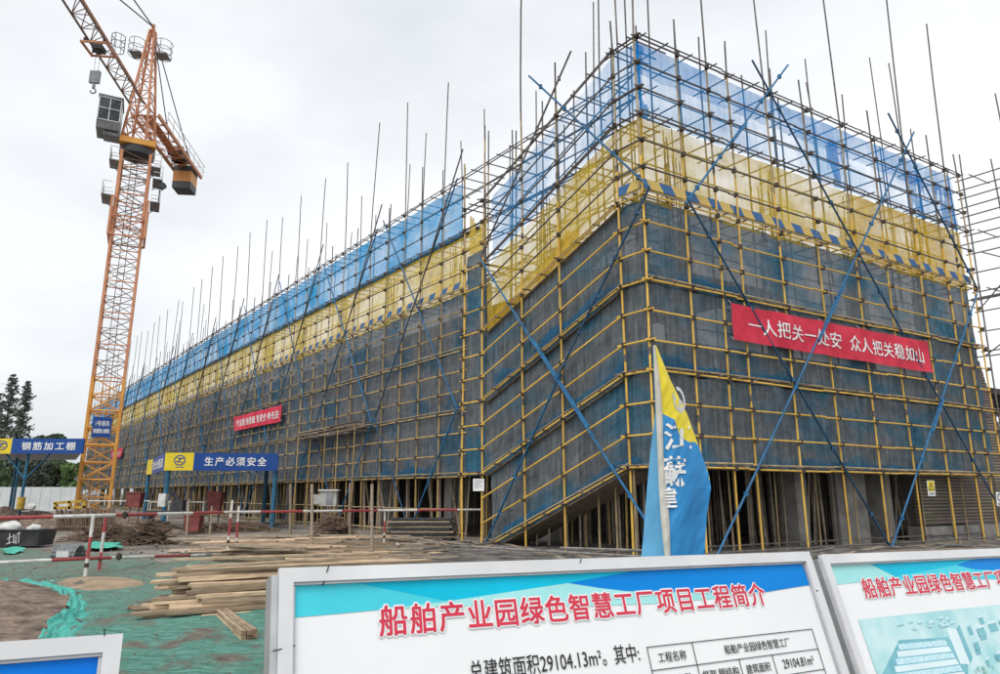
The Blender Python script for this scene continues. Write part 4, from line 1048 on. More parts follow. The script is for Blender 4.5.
# blue plate on the mast
def P_m(x, y): 
    d = ray(x, y); P = cb-my_*(HW+.16); n = my_; k = (P-ORI).dot(n)/d.dot(n); return ORI+d*k
sg = thing('crane_sign', 'blue number plate fixed to the orange crane mast', 'sign', P_m(90, 438))
tl, tr2, br, bl = P_m(93.5, 416.5), P_m(112, 417.5), P_m(110.5, 437.5), P_m(91, 437)
n = (br-bl).cross(tl-bl).normalized()
mb = MB(); q = [bl, br, tr2, tl]; mb.add(q+[p-n*.05 for p in q], [[0, 1, 2, 3], [7, 6, 5, 4], [0, 4, 5, 1], [1, 5, 6, 2], [2, 6, 7, 3], [3, 7, 4, 0]]); part(mb, 'panel', M['sign_blue'], sg)
fn = quadfn(bl, br, tr2, tl, n*.01); mb = MB()
fit_text(mb, '1号塔吊', lambda u, v: fn(.16+.72*u, .55+.26*v), 0, .02); part(mb, 'lettering', M['white_print'], sg); mb = MB(); fit_text(mb, '限载禁止攀爬', lambda u, v: fn(.08+.84*u, .2+.22*v), 0, .03); part(mb, 'lettering', M['white_print'], sg)

# ================================================================== SHELTERS
def logo(mb, fn, cx, cy, rx, ry, mi=0):
    for k in range(28):
        a, b = 2*math.pi*k/28, 2*math.pi*(k+1)/28
        mb.poly([fn(cx+rx*r*math.cos(q), cy+ry*r*math.sin(q)) for r, q in ((.82, a), (1, a), (1, b), (.82, b))], mi)
    def P(*pts): mb.poly([fn(cx+rx*x, cy+ry*y) for x, y in pts], mi)
    P((-.45, .25), (.6, .25), (.66, .48), (-.38, .48)); P((-.05, .25), (.18, .25), (-.1, -.5), (-.33, -.5)); P((-.62, -.15), (-.15, -.15), (-.2, -.32), (-.68, -.32)); P((.15, -.5), (.5, -.5), (.56, -.3), (.2, -.3))
def slab4(mb, tl, tr, br, bl, th, m=0):
    n = (br-bl).cross(tl-bl).normalized(); q = [bl, br, tr, tl]
    mb.add(q+[p-n*th for p in q], [[0, 1, 2, 3], [7, 6, 5, 4], [0, 4, 5, 1], [1, 5, 6, 2], [2, 6, 7, 3], [3, 7, 4, 0]], m); return n
# middle one
Ym = 33.0
sh = thing('work_shelter', 'blue fascia safety shelter with yellow emblem panel in front of the facade', 'shelter', at(220, 527, Ym))
a0, a1, a2 = at(165.8, 451.2, Ym), at(194.5, 452, Ym), at(278.5, 455, Ym+.6)
d0, d1, d2 = at(165.8, 470.6, Ym), at(194.5, 470.8, Ym), at(278.5, 470.6, Ym+.6)
for p, q in ((a0, d0), (a1, d1), (a2, d2)): q.x = p.x; q.y = p.y
ztop = (a0.z+a2.z)/2; zbot = (d0.z+d2.z)/2
for p in (a0, a1, a2): p.z = ztop
for p in (d0, d1, d2): p.z = zbot
mb = MB(); n = slab4(mb, a1, a2, d2, d1, .12); fa = part(mb, 'fascia', M['sign_blue'], sh)
mb = MB(); slab4(mb, a0, a1, d1, d0, .12); part(mb, 'emblem_panel', M['sign_yellow'], sh)
fn = quadfn(d1, d2, a2, a1, n*.012); mb = MB(); fit_text(mb, '生产必须安全', lambda u, v: fn(.13+.73*u, .27+.5*v), 0, .02, gap=.25); part(mb, 'lettering', M['white_print'], sh)
fn = quadfn(d0, d1, a1, a0, n*.012); mb = MB(); logo(mb, fn, .52, .58, .2, .3); mb.poly([fn(x, y) for x, y in ((.38, .17), (.68, .17), (.68, .21), (.38, .21))]); part(mb, 'emblem', M['sign_blue'], sh)
sd = Vector((-.78, .62, 0)).normalized()*0
e0 = at(152.6, 453, 1); k_ = Vector((ray(152.6, 461).x, ray(152.6, 461).y, 0))
YB2 = 39.0
bk = Vector((ray(153, 461).x*YB2/ray(153, 461).y, YB2, 0)); bk2 = Vector((ray(147.6, 461).x*(YB2+1.6)/ray(147.6, 461).y, YB2+1.6, 0))
s1 = Vector((bk.x, bk.y, ztop)); s0_ = Vector((bk.x, bk.y, zbot)); r1 = Vector((bk2.x, bk2.y, ztop)); r0 = Vector((bk2.x, bk2.y, zbot))
g0, g1 = a0-Vector((.02, -.02, 0)), d0-Vector((.02, -.02, 0))
mb = MB(); n2 = slab4(mb, s1, g0, g1, s0_, .1); part(mb, 'side_fascia', M['sign_blue'], sh)
mb = MB(); slab4(mb, r1, s1, s0_, r0, .1); part(mb, 'side_emblem_panel', M['sign_yellow'], sh)
fn = quadfn(s0_, g1, g0, s1, n2*.015); mb = MB(); fit_text(mb, '安全通道', lambda u, v: fn(.08+.84*u, .22+.56*v), 0, .02); part(mb, 'side_lettering', M['white_print'], sh)
back = Vector((-.05, 1, 0))
for p in (d0+Vector((.12, .2, 0)), d2-Vector((.15, -.2, 0)), Vector((bk2.x+.15, bk2.y, zbot)), Vector((d2.x*1.2, d2.y+6.3, zbot)), d0.lerp(d2, .5)+Vector((0, 6.5, 0))):
    mb = MB(); mb.tube(Vector((p.x, p.y, 0)), Vector((p.x, p.y, zbot+.3)), .11, 10); mb.box((p.x, p.y, .03), .4, .4, .06); part(mb, 'post', M['shed_blue'], sh)
mb = MB()
rf = [a0-UP*.25+Vector((.05, .15, 0)), a2-UP*.25+Vector((-.05, .15, 0)), Vector((a2.x*1.2-.3, a2.y+6.6, ztop-.25)), Vector((bk2.x+.1, bk2.y, ztop-.25))]
mb.add(rf+[p-UP*.12 for p in rf], [[0, 1, 2, 3], [7, 6, 5, 4], [0, 4, 5, 1], [1, 5, 6, 2], [2, 6, 7, 3], [3, 7, 4, 0]]); part(mb, 'roof', M['grey_metal'], sh)
# left one
Yl = 42.0
sh = thing('work_shelter', 'blue fascia rebar shed with Y shaped posts at the left edge', 'shelter', at(30, 520, Yl))
zt, zb = at(40, 438.5, Yl).z, at(40, 453.6, Yl).z
def Lp(x, z, dy=0): X = ray(x, 446).x*Yl/ray(x, 446).y; return Vector((X, Yl+dy, z))
xa, xb, xc = -25, 11.5, 83.5
mb = MB(); n = slab4(mb, Lp(xb, zt), Lp(xc, zt), Lp(xc, zb), Lp(xb, zb), .12); part(mb, 'fascia', M['sign_blue'], sh)
mb = MB(); slab4(mb, Lp(xa, zt), Lp(xb, zt), Lp(xb, zb), Lp(xa, zb), .12); part(mb, 'emblem_panel', M['sign_yellow'], sh)
fn = quadfn(Lp(xb, zb), Lp(xc, zb), Lp(xc, zt), Lp(xb, zt), n*.015); mb = MB(); fit_text(mb, '钢筋加工棚', lambda u, v: fn(.145+.74*u, .24+.52*v), 0, .02, gap=.28); part(mb, 'lettering', M['white_print'], sh)
fn = quadfn(Lp(xa, zb), Lp(xb, zb), Lp(xb, zt), Lp(xa, zt), n*.015); mb = MB(); logo(mb, fn, .72, .55, .17, .32); part(mb, 'emblem', M['sign_blue'], sh)
for x, dy in ((29.5, .4), (-22, .4), (19, 7), (22, 13)):
    p = Lp(x, 0, 0); p.y += dy; p.x *= (Yl+dy)/Yl
    mb = MB(); mb.tube(p, p+UP*(zb+.1), .085, 8)
    if dy < 1:
        for e in (-1, 1): mb.tube(p+UP*(zb-1.5), p+UP*(zb+.05)+Vector((e*1.35, 0, 0)), .05, 6)
    part(mb, 'post', M['shed_blue'], sh)
kk = 54/42; mb = MB(); rf = [Lp(xa, zb+.15, .2), Lp(xc-3, zb+.15, .2), Vector((Lp(xc-6, 0).x*kk, 54, zb+.3)), Vector((Lp(xa, 0).x*kk, 54, zb+.3))]
mb.add(rf+[p-UP*.1 for p in rf], [[3, 2, 1, 0], [4, 5, 6, 7], [0, 1, 5, 4], [1, 2, 6, 5], [2, 3, 7, 6], [3, 0, 4, 7]]); part(mb, 'roof', M['grey_metal'], sh)

# ================================================================== TREES, HOARDING
def leafball(mb, c, rx, ry, rz, n, size, shape=None, seed=0, m=0):
    k = 0; tries = 0
    while k < n and tries < n*5:
        tries += 1
        p = Vector((random.uniform(-1, 1), random.uniform(-1, 1), random.uniform(-1, 1)))
        if p.length > 1: continue
        q = Vector((c[0]+p.x*rx, c[1]+p.y*ry, c[2]+p.z*rz))
        if noise.noise(q*.55+Vector((seed, 0, 0))) < -.08-.25*(1-p.length): continue
        s = size*random.uniform(.6, 1.4); a = Vector((random.gauss(0, 1), random.gauss(0, 1), random.gauss(0, .7))).normalized(); b = a.orthogonal().normalized(); cc_ = a.cross(b)
        mb.add([q+b*s, q+cc_*s*.8, q-b*s*.9, q-cc_*s*.7], [[0, 1, 2, 3]], m); k += 1
def conifer(px, ytop, Y, halfpx, label, seed):
    top = at(px, ytop, Y); base = Vector((top.x, Y, 0)); H = top.z; hw = halfpx*Y/700
    t = thing('conifer_tree', label, 'tree', base, 'tall conifers behind the rebar shed')
    mb = MB(); mb.tube(base, base+UP*H*.6, .3, 8, 0, .16); mb.tube(base+UP*H*.6, base+UP*H*.98, .16, 6, 0, .02)
    lm = MB(); br = mb
    z = H*.14
    while z < H*.99:
        f = (z-H*.14)/(H*.85); r_ = hw*(1-f)**.72*(.85+.3*noise.noise((z*.8, seed, 0)))+.15
        for k in range(5):
            a = random.uniform(0, 6.28); L = r_*random.uniform(.75, 1.15); tip = base+UP*(z+L*.35)+Vector((math.cos(a), math.sin(a), 0))*L
            br.tube(base+UP*z, tip, .05, 4, 0, .015)
            nl = int(27*(.4+.6*(1-f)))
            for q in range(nl):
                u = random.uniform(.15, 1.05); c = (base+UP*z).lerp(tip, u)+Vector((random.gauss(0, .3), random.gauss(0, .3), random.gauss(0, .22)))*(.35+.8*(1-f))
                s = random.uniform(.13, .28); d = Vector((random.gauss(0, 1), random.gauss(0, 1), random.gauss(0, .8))).normalized(); b = d.orthogonal().normalized(); e = d.cross(b)
                lm.add([c+b*s, c+e*s*.6, c-b*s, c-e*s*.6], [[0, 1, 2, 3]])
        z += .36+.2*random.random()
    part(br, 'trunk', M['bark'], t); part(lm, 'crown', M['leaf_dark'], t)
conifer(14, 374, 105, 23, 'taller conifer at the left edge behind the rebar shed', 1)
conifer(28.5, 381, 100, 15.5, 'slightly shorter conifer right of its taller neighbour', 2)
conifer(1, 392, 112, 16, 'partly cropped conifer at the extreme left edge', 5)
def broadleaf(px, ytop, Y, halfpx, label, ml, seed, zlow=.25):
    top = at(px, ytop, Y); base = Vector((top.x, Y, 0)); H = top.z; hw = halfpx*Y/700
    t = thing('broadleaf_tree', label, 'tree', base, 'broadleaf trees behind the hoarding')
    mb = MB(); mb.tube(base, base+UP*H*.45, .28, 8, 0, .18)
    for k in range(6):
        a = k*1.05+seed; mb.tube(base+UP*H*(.3+.03*k), base+UP*H*(.65+.04*(k % 3))+Vector((math.cos(a), math.sin(a), 0))*hw*.6, .12, 5, 0, .03)
    part(mb, 'trunk', M['bark'], t); lm = MB()
    for k in range(20):
        a = random.uniform(0, 6.28); r_ = hw*random.uniform(.1, .8); z = H*random.uniform(zlow+.15, .85)
        rr = hw*random.uniform(.3, .48); z = min(z, H-rr*.8)
        leafball(lm, (base.x+math.cos(a)*r_, base.y+math.sin(a)*r_, z), rr, rr, rr*.8, 420, .27, seed=seed+k)
    part(lm, 'crown', M[ml], t)
broadleaf(53, 425, 95, 15, 'round dark broadleaf tree rising behind the blue shed fascia', 'leaf_mid', 3)
broadleaf(36, 437, 98, 12, 'lower dark broadleaf tree between the conifers and the round tree', 'leaf_dark', 4)
broadleaf(74, 459, 80, 11, 'pale green bushy tree left of the crane mast', 'leaf_light', 6, .05)
broadleaf(52, 452, 85, 13, 'dark bushy tree seen under the shed roof by its post', 'leaf_dark', 7, .0)
broadleaf(24, 452, 88, 14, 'dark bushy tree seen under the shed roof at the left', 'leaf_dark', 8, .0)
broadleaf(-4, 450, 90, 14, 'dark bushy tree cut by the left picture edge', 'leaf_mid', 9, .0)
broadleaf(12, 449, 82, 15, 'leafy dark tree directly left of the Y shaped shed post', 'leaf_mid', 12, -.1)
broadleaf(42, 451, 79, 15, 'leafy dark tree directly right of the Y shaped shed post', 'leaf_dark', 13, -.1)
broadleaf(66, 455, 83, 13, 'leafy tree between the shed post and the pale green tree', 'leaf_mid', 14, -.1)
hd = thing('hoarding', 'white sheet metal hoarding wall behind the rebar shed', 'fence', at(40, 506, 70))
x = -36
while x < 84:
    mb = MB(); a = ray(x, 495).x*70; b = ray(x+9.8, 495).x*70; ztp = at(40, 487, 70).z
    mb.box(((a+b)/2, 70, ztp/2), b-a-.03, .06, ztp); part(mb, 'panel', M['hoarding'], hd)
    mb = MB(); mb.box((b, 70.08, ztp/2), .12, .1, ztp+.06); part(mb, 'post', M['grey_metal'], hd); x += 9.8

# ================================================================== RED AND WHITE RAILING
rl = thing('guard_railing', 'red and white striped tube railing crossing the site', 'railing', gnd(95, 575))
def striped_rail(pts, r, seglen=1.35, red_first=True):
    # one rail of red and white painted lengths
    mb = MB(); tot = 0; k = 0 if red_first else 1
    for a, b in zip(pts, pts[1:]):
        L = (b-a).length; u = 0
        while u < L-1e-4:
            step = min(max(seglen-(tot % seglen), .02), L-u); mb.tube(a.lerp(b, u/L), a.lerp(b, (u+step)/L), r, 8, int((tot+1e-6)/seglen+k) % 2)
            u += step; tot += step
    return part(mb, 'rail', [M['red_rail'], M['white_rail']], rl)
def gY(x, yb, yt): 
    p = gnd(x, yb); return at(x, yt, p.y)
P1 = gnd(83, 577); P2 = gnd(227, 554.5); P3 = gnd(384, 545); P0 = gnd(-14, 598)
U = lambda x, y, Y: at(x, y, Y)
striped_rail([at(-30, 519, P1.y-1.6), at(94, 515.6, P1.y+.1), at(236, 512, P2.y), at(385, 510.3, P3.y), at(482, 509.6, P3.y+.8)], .036)
striped_rail([at(-30, 564, P1.y-1.6), at(86, 558.5, P1.y+.1), at(233, 554, P2.y), at(290, 551, P2.y+1)], .033, red_first=False)
striped_rail([at(384, 545, P3.y), at(482, 541, P3.y+.8)], .03, red_first=False)
for (xb, yb), (xt, yt), first in (((84.5, 580), (93.5, 516), 0), ((98.5, 572), (106.5, 513), 1), ((227, 554), (232.5, 500), 0), ((235.5, 554), (239, 506), 0), ((384, 545), (385, 509), 0)):
    mb = MB(); Yp = gnd(xb, yb).y; a = at(xb, yb, Yp); b = at(xt, yt, Yp+.03)
    for k in range(3): mb.tube(a.lerp(b, k/3), a.lerp(b, (k+1)/3), .033, 8, (k+1+first) % 2)
    mb.tube(a.lerp(b, .22)-UP*.03, a.lerp(b, .22)+UP*.05, .042, 8, 2)
    part(mb, 'post', [M['red_rail'], M['white_rail'], M['clamp']], rl)
for x, y in ((119, 556.5), (94, 515.5), (125, 515)):
    mb = MB(); p = at(x, y, P1.y+.3); mb.box(p, .085, .085, .09); mb.tube(p-UP*.07, p+UP*.07, .03, 8); part(mb, 'coupler', M['clamp'], rl)

# ================================================================== TIMBER
def plank_mesh(L, wd, ht, seed):
    mb = MB(); n = 8; rnd = random.Random(seed); vs = []
    bend = rnd.uniform(-.012, .012); chip = rnd.uniform(0, .03)
    for i in range(n+1):
        u = i/n; x = u*L; z = bend*math.sin(math.pi*u)*L*.4
        for a, b in ((-1, -1), (1, -1), (1, 1), (-1, 1)):
            vs.append((x+(chip*a if i in (0, n) else 0), a*wd/2, z+ht/2+b*ht/2))
    fs = []; ms = []
    for i in range(n):
        for k in range(4): fs.append([4*i+k, 4*i+(k+1) % 4, 4*i+4+(k+1) % 4, 4*i+4+k]); ms.append(0)
    mb.add(vs, fs, 0); mb.add([vs[k] for k in range(4)], [[3, 2, 1, 0]], 1); mb.add([vs[4*n+k] for k in range(4)], [[0, 1, 2, 3]], 1)
    me = bpy.data.meshes.new('plank'); me.from_pydata(mb.v, [], mb.f); me.polygons.foreach_set('material_index', mb.m); return me
def add_bevel(me, w):
    bm = bmesh.new(); bm.from_mesh(me); bmesh.ops.remove_doubles(bm, verts=bm.verts, dist=1e-5)
    bmesh.ops.bevel(bm, geom=[e for e in bm.edges if e.calc_face_angle(0) > .5], offset=w, segments=1, affect='EDGES'); bm.to_mesh(me); bm.free()
PL = []
for i, (L, wd, ht) in enumerate(((3.2, .09, .05), (2.6, .10, .045), (3.0, .12, .04), (2.2, .07, .06), (1.8, .10, .05), (3.6, .085, .04))):
    me = plank_mesh(L, wd, ht, i); me.materials.append(M['plank']); me.materials.append(M['plank_end']); add_bevel(me, .004); PL.append((me, L, wd, ht))
PLo = []
for me, L, wd, ht in PL:
    m2 = me.copy(); m2.materials.clear(); m2.materials.append(M['old_plank']); m2.materials.append(M['plank_end']); PLo.append((m2, L, wd, ht))
yaw_st = math.atan2(DR.y, DR.x)
def put_plank(src, p, yaw, label, group, roll=0, pitch=0):
    o = bpy.data.objects.new('plank', src); COL.objects.link(o); o.location = p; o.rotation_euler = (roll, pitch, yaw); tag(o, label, 'plank', group); return o
lab1 = 'weathered timber plank lying in the stack beside the white information board'; g1_ = 'planks in the timber stack'
ST = gnd(148, 625); perp = Vector((-DR.y, DR.x, 0))
yst = yaw_st+R(-3)
for row in range(11):
    z = .03+.051*row; nn = 10-(row//2)
    for c in range(nn):
        if row > 0 and random.random() < .12: continue
        me, L, wd, ht = random.choice(PL)
        q = ST+perp*(.02+.125*c+.055*row+random.uniform(-.02, .02))+DR*(random.choice((0, .05, .15, .3, .45, .0))*1.0+random.uniform(-.2, .22)+.035*row)
        put_plank(me, (q.x, q.y, z+random.uniform(0, .012)), yst+random.uniform(-.06, .06), lab1, g1_, roll=random.uniform(-.12, .12), pitch=random.uniform(-.02, .014))
for (x, y, L_) in ((174, 561, 5), (190, 570, 0), (200, 573, 4)):
    q = gnd(x, y+28, .0); q = at(x, y, gnd(x, y+34).y); me = PL[L_][0]
    put_plank(me, q, yst+random.uniform(-.05, .02)-.06, 'pale loose plank lying across the top of the timber stack', 'loose planks on top of the stack', pitch=0)
me_b = plank_mesh(1.7, .055, .045, 31); me_b.materials.append(M['plank']); me_b.materials.append(M['plank_end']); add_bevel(me_b, .003)
for k in range(6):
    e = gnd(250, 643); s_ = gnd(228, 624); d = s_-e; d.normalize(); sd_ = Vector((d.y, -d.x, 0)); e = e+sd_*(.065*(k % 3)-.065)+d*random.uniform(0, .1)
    put_plank(me_b, (e.x, e.y, .03+.05*(k//3)), math.atan2(d.y, d.x)+random.uniform(-.03, .03), 'thin batten in the short bundle sticking out under the timber stack', 'battens under the timber stack')
# flat planks farther back
lab2 = 'grey weathered plank lying flat on the mud behind the timber stack'; g2_ = 'planks strewn in front of the left facade'
for i in range(46):
    x = random.uniform(200, 360); y = random.uniform(541, 566); p = gnd(x, y)
    me, L, wd, ht = random.choice(PLo if random.random() < .6 else PL)
    put_plank(me, (p.x, p.y, gz(p.x, p.y)+.03+.03*(i % 4)), yaw_st+random.choice((random.uniform(-.12, .12), random.uniform(-.5, .4)))-.25, lab2, g2_)
for i in range(40):
    t_a = random.uniform(-.5, 16); p = W(t_a, random.uniform(-1.6, -.3)) if i % 2 else W(random.uniform(-1.4, -.2), random.uniform(0, 8.5)); me, L, wd, ht = random.choice(PLo)
    put_plank(me, (p.x, p.y, gz(p.x, p.y)+.05), (yaw_st if i % 2 else yaw_st+R(96))+random.gauss(0, .35), 'dusty plank dropped on the churned mud at the scaffold foot', 'planks dropped at the scaffold foot', pitch=random.uniform(-.03, .03))
for i in range(24):
    p = W(random.uniform(0, 16), random.uniform(-1.5, 1.2)) if i % 2 else W(random.uniform(-1.3, .9), random.uniform(0, 8)); a = yaw_st+random.gauss(0, .4)+(R(96) if i % 3 == 0 else 0); d = Vector((math.cos(a), math.sin(a), 0))*random.uniform(.6, 1.6)
    mb = MB(); mb.tube(p-d+UP*.08, p+d+UP*(.08+random.uniform(0, .1)), .026, 6); o = mb.build('loose_tube', M['grey_tube']); tag(o, 'loose grey steel tube lying at the scaffold foot', 'tube', 'loose tubes at the scaffold foot')
for i in range(34):
    p = gnd(random.uniform(236, 300), random.uniform(549, 560)); me, L, wd, ht = random.choice(PL if i % 2 else PLo)
    put_plank(me, (p.x-1.2+random.uniform(-.6, .6), p.y, .04+.045*(i % 7)), yaw_st-R(38)+random.gauss(0, .12), 'tan plank in the loose heap between the timber stack and the upright posts', 'planks in the loose middle heap', pitch=random.uniform(-.04, .04))
lab3 = 'grey timber board in the low pile beyond the railing'; g3_ = 'boards in the low pile beyond the railing'
for i in range(24):
    p = gnd(160+random.uniform(0, 10), 546); me, L, wd, ht = random.choice(PLo)
    put_plank(me, (p.x+random.uniform(0, 2.6), p.y+.14*(i % 6), .05+.07*(i//6)), random.uniform(-.05, .05), lab3, g3_)
lab4 = 'dark formwork panel stacked beside the landing poles'
for i in range(9):
    p = gnd(420, 541.5); mb = MB(); c = Vector((p.x+random.uniform(-.1, .1), p.y+.6, .06+.085*i)); a = random.uniform(-.06, .06); ex = Vector((math.cos(a), math.sin(a), 0)); mb.obox(c, ex*1.1, Vector((-ex.y, ex.x, 0))*.5, UP*.03)
    o = mb.build('formwork_panel', M['old_plank' if i % 2 else 'dark_metal']); tag(o, lab4, 'panel', 'formwork panels stacked by the landing')
for i in range(6):
    p = gnd(205+11*i, 551+1.2*(i % 3)); mb = MB(); a = random.uniform(-.3, .5); ex = Vector((math.cos(a), math.sin(a), 0)); mb.obox(Vector((p.x, p.y, .035+.022*i)), ex*.95, Vector((-ex.y, ex.x, 0))*.5, UP*.009)
    o = mb.build('plywood_sheet', M['ply'] if 'ply' in M else M['old_plank']); tag(o, 'pinkish plywood sheet lying flat by the railing posts', 'plywood', 'plywood sheets by the railing posts')
# upright timber posts in front of the facade
for x, yb, yt, r_, lab in ((290.5, 541, 484, .055, 'pale upright timber post left of the meter box'), (312, 552, 484, .05, 'long upright timber post under the meter box'), (350, 541, 483, .05, 'upright timber post right of the meter box'), (372, 556, 484, .045, 'thin upright timber post nearest the stacked formwork panels'),
                           (186, 545, 499, .04, 'short leaning timber stake beside the red bin'), (209, 545, 506, .035, 'short upright timber stake behind the left railing')):
    Yp = gnd(x, yb).y; a = at(x, yb, Yp)-UP*.1; b = at(x+(3 if x < 250 else 0), yt, Yp); mb = MB(); mb.tube(a, b, r_, 8, 0, r_*.9); o = mb.build('timber_post', M['old_plank']); tag(o, lab, 'post')

# ================================================================== SITE CLUTTER
M['meter_grey'] = mat('meter_grey', (.46, .46, .43), (.3, .3, .28), .6, 4)
def obj_meter():
    Yp = gnd(328, 541).y+1.2; t = thing('meter_box', 'white electric meter box on a short stand under the left facade', 'electric box', at(328, 541, Yp))
    a = at(321, 491, Yp); b = at(337, 506, Yp); c = (a+b)/2; mb = MB(); mb.box(c, abs(b.x-a.x), .3, a.z-b.z); part(mb, 'case', M['meter_grey'], t)
    mb = MB(); mb.box((c.x+.05, c.y-.16, c.z), .25, .02, (a.z-b.z)*.75); part(mb, 'door', M['grey_metal'], t)
    mb = MB(); mb.box((c.x, c.y, a.z+.03), abs(b.x-a.x)+.12, .42, .05); part(mb, 'hood', M['white_bag'], t)
    mb = MB(); mb.box((c.x-.42, c.y, c.z-.02), .28, .22, .34); part(mb, 'side_case', M['meter_grey'], t)
    for e in (-.15, .15): mb = MB(); mb.tube((c.x+e, c.y, 0), (c.x+e, c.y, b.z), .03, 6); part(mb, 'leg', M['grey_tube'], t)
obj_meter()
# dark skip with chalked mark, bags on it
Yp = gnd(18, 548).y; a = at(-16, 530, Yp); b = at(37, 548, Yp)
t = thing('skip', 'dark steel skip with a white scrawl at the left edge', 'skip', Vector((b.x-.8, Yp, 0)))
mb = MB(); vs = []
for zz, ins in ((.05, .06), (a.z, 0)):
    vs += [Vector((a.x-1+ins, Yp+ins, zz)), Vector((b.x-ins, Yp+ins, zz)), Vector((b.x-ins, Yp+.9-ins, zz)), Vector((a.x-1+ins, Yp+.9-ins, zz))]
mb.add(vs, [[0, 1, 5, 4], [1, 2, 6, 5], [2, 3, 7, 6], [3, 0, 4, 7], [3, 2, 1, 0]]); mb.box(((a.x-1+b.x)/2, Yp+.45, a.z-.12), b.x-a.x+.9, .8, .02); part(mb, 'body', M['dark_metal'], t)
mb = MB(); mb.tube((a.x-1, Yp-.02, a.z), (b.x, Yp-.02, a.z), .03, 6); part(mb, 'rim', M['dark_metal'], t)
mb = MB()
for st in (((7, 539), (13, 536)), ((10, 533), (9, 544)), ((14, 534), (13.5, 543), (16, 541)), ((16, 535), (16, 544)), ((17, 534), (21, 533)), ((19, 531.5), (18.5, 543)), ((6, 544), (12, 542))):
    mb.path([at(x, y, Yp-.035+.03) for x, y in st], .012, 4)
part(mb, 'chalk_mark', M['white_print'], t)
def lump(c, r, m, name, lab, cat, sq=.7, group=None):
    bm = bmesh.new(); bmesh.ops.create_icosphere(bm, subdivisions=3, radius=1)
    mb = MB(); vs = [Vector(c)+Vector((v.co.x*r, v.co.y*r, v.co.z*r*sq))*(1+.28*noise.noise(v.co*1.6+Vector(c))) for v in bm.verts]; fs = [[v.index for v in f.verts] for f in bm.faces]; bm.free()
    mb.add(vs, fs); o = mb.build(name, m, smooth=True); tag(o, lab, cat, group); return o
lump((at(26, 528, Yp).x, Yp+.4, a.z+.02), .2, M['white_bag'], 'sack', 'small white sack lying on the right end of the dark skip', 'sack')
lump((at(2, 527, Yp).x, Yp+.4, a.z+.05), .3, M['white_bag'], 'sack', 'larger white sack on the skip at the left edge', 'sack')
Yq = 36; lump((at(32, 505, Yq).x, Yq, at(32, 507, Yq).z), .2, M['white_bag'], 'sack', 'bulky white sack beside the yellow drum under the shed', 'sack', .9)
c = at(21, 503, 37); mb = MB(); mb.tube((c.x, c.y, c.z-.3), (c.x, c.y, c.z+.28), .18, 14); mb.tube((c.x, c.y, c.z-.06), (c.x, c.y, c.z-.02), .19, 14); mb.tube((c.x, c.y, c.z+.26), (c.x, c.y, c.z+.3), .19, 14)
mb.tube((c.x, c.y, 0), (c.x, c.y, c.z-.3), .05, 8, 1); mb.box((c.x, c.y, c.z-.34), .5, .5, .07, 1); o = mb.build('drum', [M['ochre'] if 'ochre' in M else M['tan_tube'], M['dark_metal']]); tag(o, 'ochre yellow drum on a stand under the rebar shed', 'drum')
# ribbed clear bundle
Yp2 = gnd(60, 563).y; p = gnd(60, 563)
t = thing('plastic_bundle', 'ribbed clear plastic bundle on a dark pallet beyond the lower rail', 'bundle', p)
mb = MB(); mb.box((p.x, p.y+.3, .06), .62, .6, .1); part(mb, 'pallet', M['dark_metal'], t)
mb = MB()
for i in range(9):
    x = p.x-.26+.065*i; pts = [(x, p.y+.3+.26*math.cos(a), .12+.26*math.sin(a)) for a in [k*math.pi/8 for k in range(9)]]; mb.path([Vector(q) for q in pts], .03, 6)
part(mb, 'wrap', M['grey_metal'], t, True)
mb = MB(); mb.box((p.x+.02, p.y+.02, .2), .3, .02, .14); part(mb, 'label_sheet', M['white_bag'], t)
# rebar bundles
def rebar_pile(pxc, pyc, wd, hgt, n, label, r=.02, seed=0, yaw=0, long=1.6):
    p = gnd(pxc, pyc); mb = MB()
    for k in range(n):
        u = random.gauss(0, .36); v = random.gauss(0, .3); c = p+Vector((u*wd, .5+v*.8, max(.03, hgt*(1-min(1, (u*1.3)**2+(v*1.1)**2))*random.random())))
        a = yaw+random.gauss(0, .9); d = Vector((math.cos(a), math.sin(a), random.gauss(0, .28)))*random.uniform(.3, long)*.5
        q0, q1 = c-d, c+d; q0.z = max(q0.z, .02); q1.z = max(q1.z, .02); mb.tube(q0, q1, r*random.uniform(.6, 1.2), 4)
    o = mb.build('rebar_heap', M['rust']); tag(o, label, 'rebar heap'); return o
rebar_pile(138, 546, 1.0, .75, 420, 'tangled brown heap of cut rebar and brush behind the green scrap', long=1.0)
rebar_pile(100, 541, 1.6, .5, 200, 'low dark heap of rebar offcuts left of the tangled heap')
rebar_pile(282, 560, .35, .16, 40, 'small rusty knot of rebar lying on the planks', r=.012, long=.4)
rebar_pile(330, 541, 1.1, 1.0, 300, 'rust brown stack of fittings under the meter box', long=.7)
rebar_pile(232, 532, 2.2, .45, 170, 'low scrap heap between the middle shelter and the upright posts', long=1.2)
rebar_pile(398, 541, 1.0, .4, 110, 'low scrap heap at the foot of the blue cross braces', long=.9)
def rebar_rack(x0, x1, yb, yt, n, label):
    Yp = gnd((x0+x1)/2, yb).y; mb = MB()
    for k in range(n):
        x = x0+(x1-x0)*k/(n-1); a = at(x+random.uniform(-.5, .5), yb, Yp); b = at(x+random.uniform(-1, 1), yt+random.uniform(-1, 2), Yp+random.uniform(0, .5)); a.z = 0; mb.tube(a, b, .03, 4)
    for q in (.25, .7): mb.tube(at(x0, yb+(yt-yb)*q, Yp-.06), at(x1, yb+(yt-yb)*q, Yp-.06), .03, 5)
    o = mb.build('rebar_cage', M['rust']); tag(o, label, 'rebar cage')
rebar_rack(56, 114, 533, 509, 46, 'rust brown rebar cage panel standing behind the left posts')
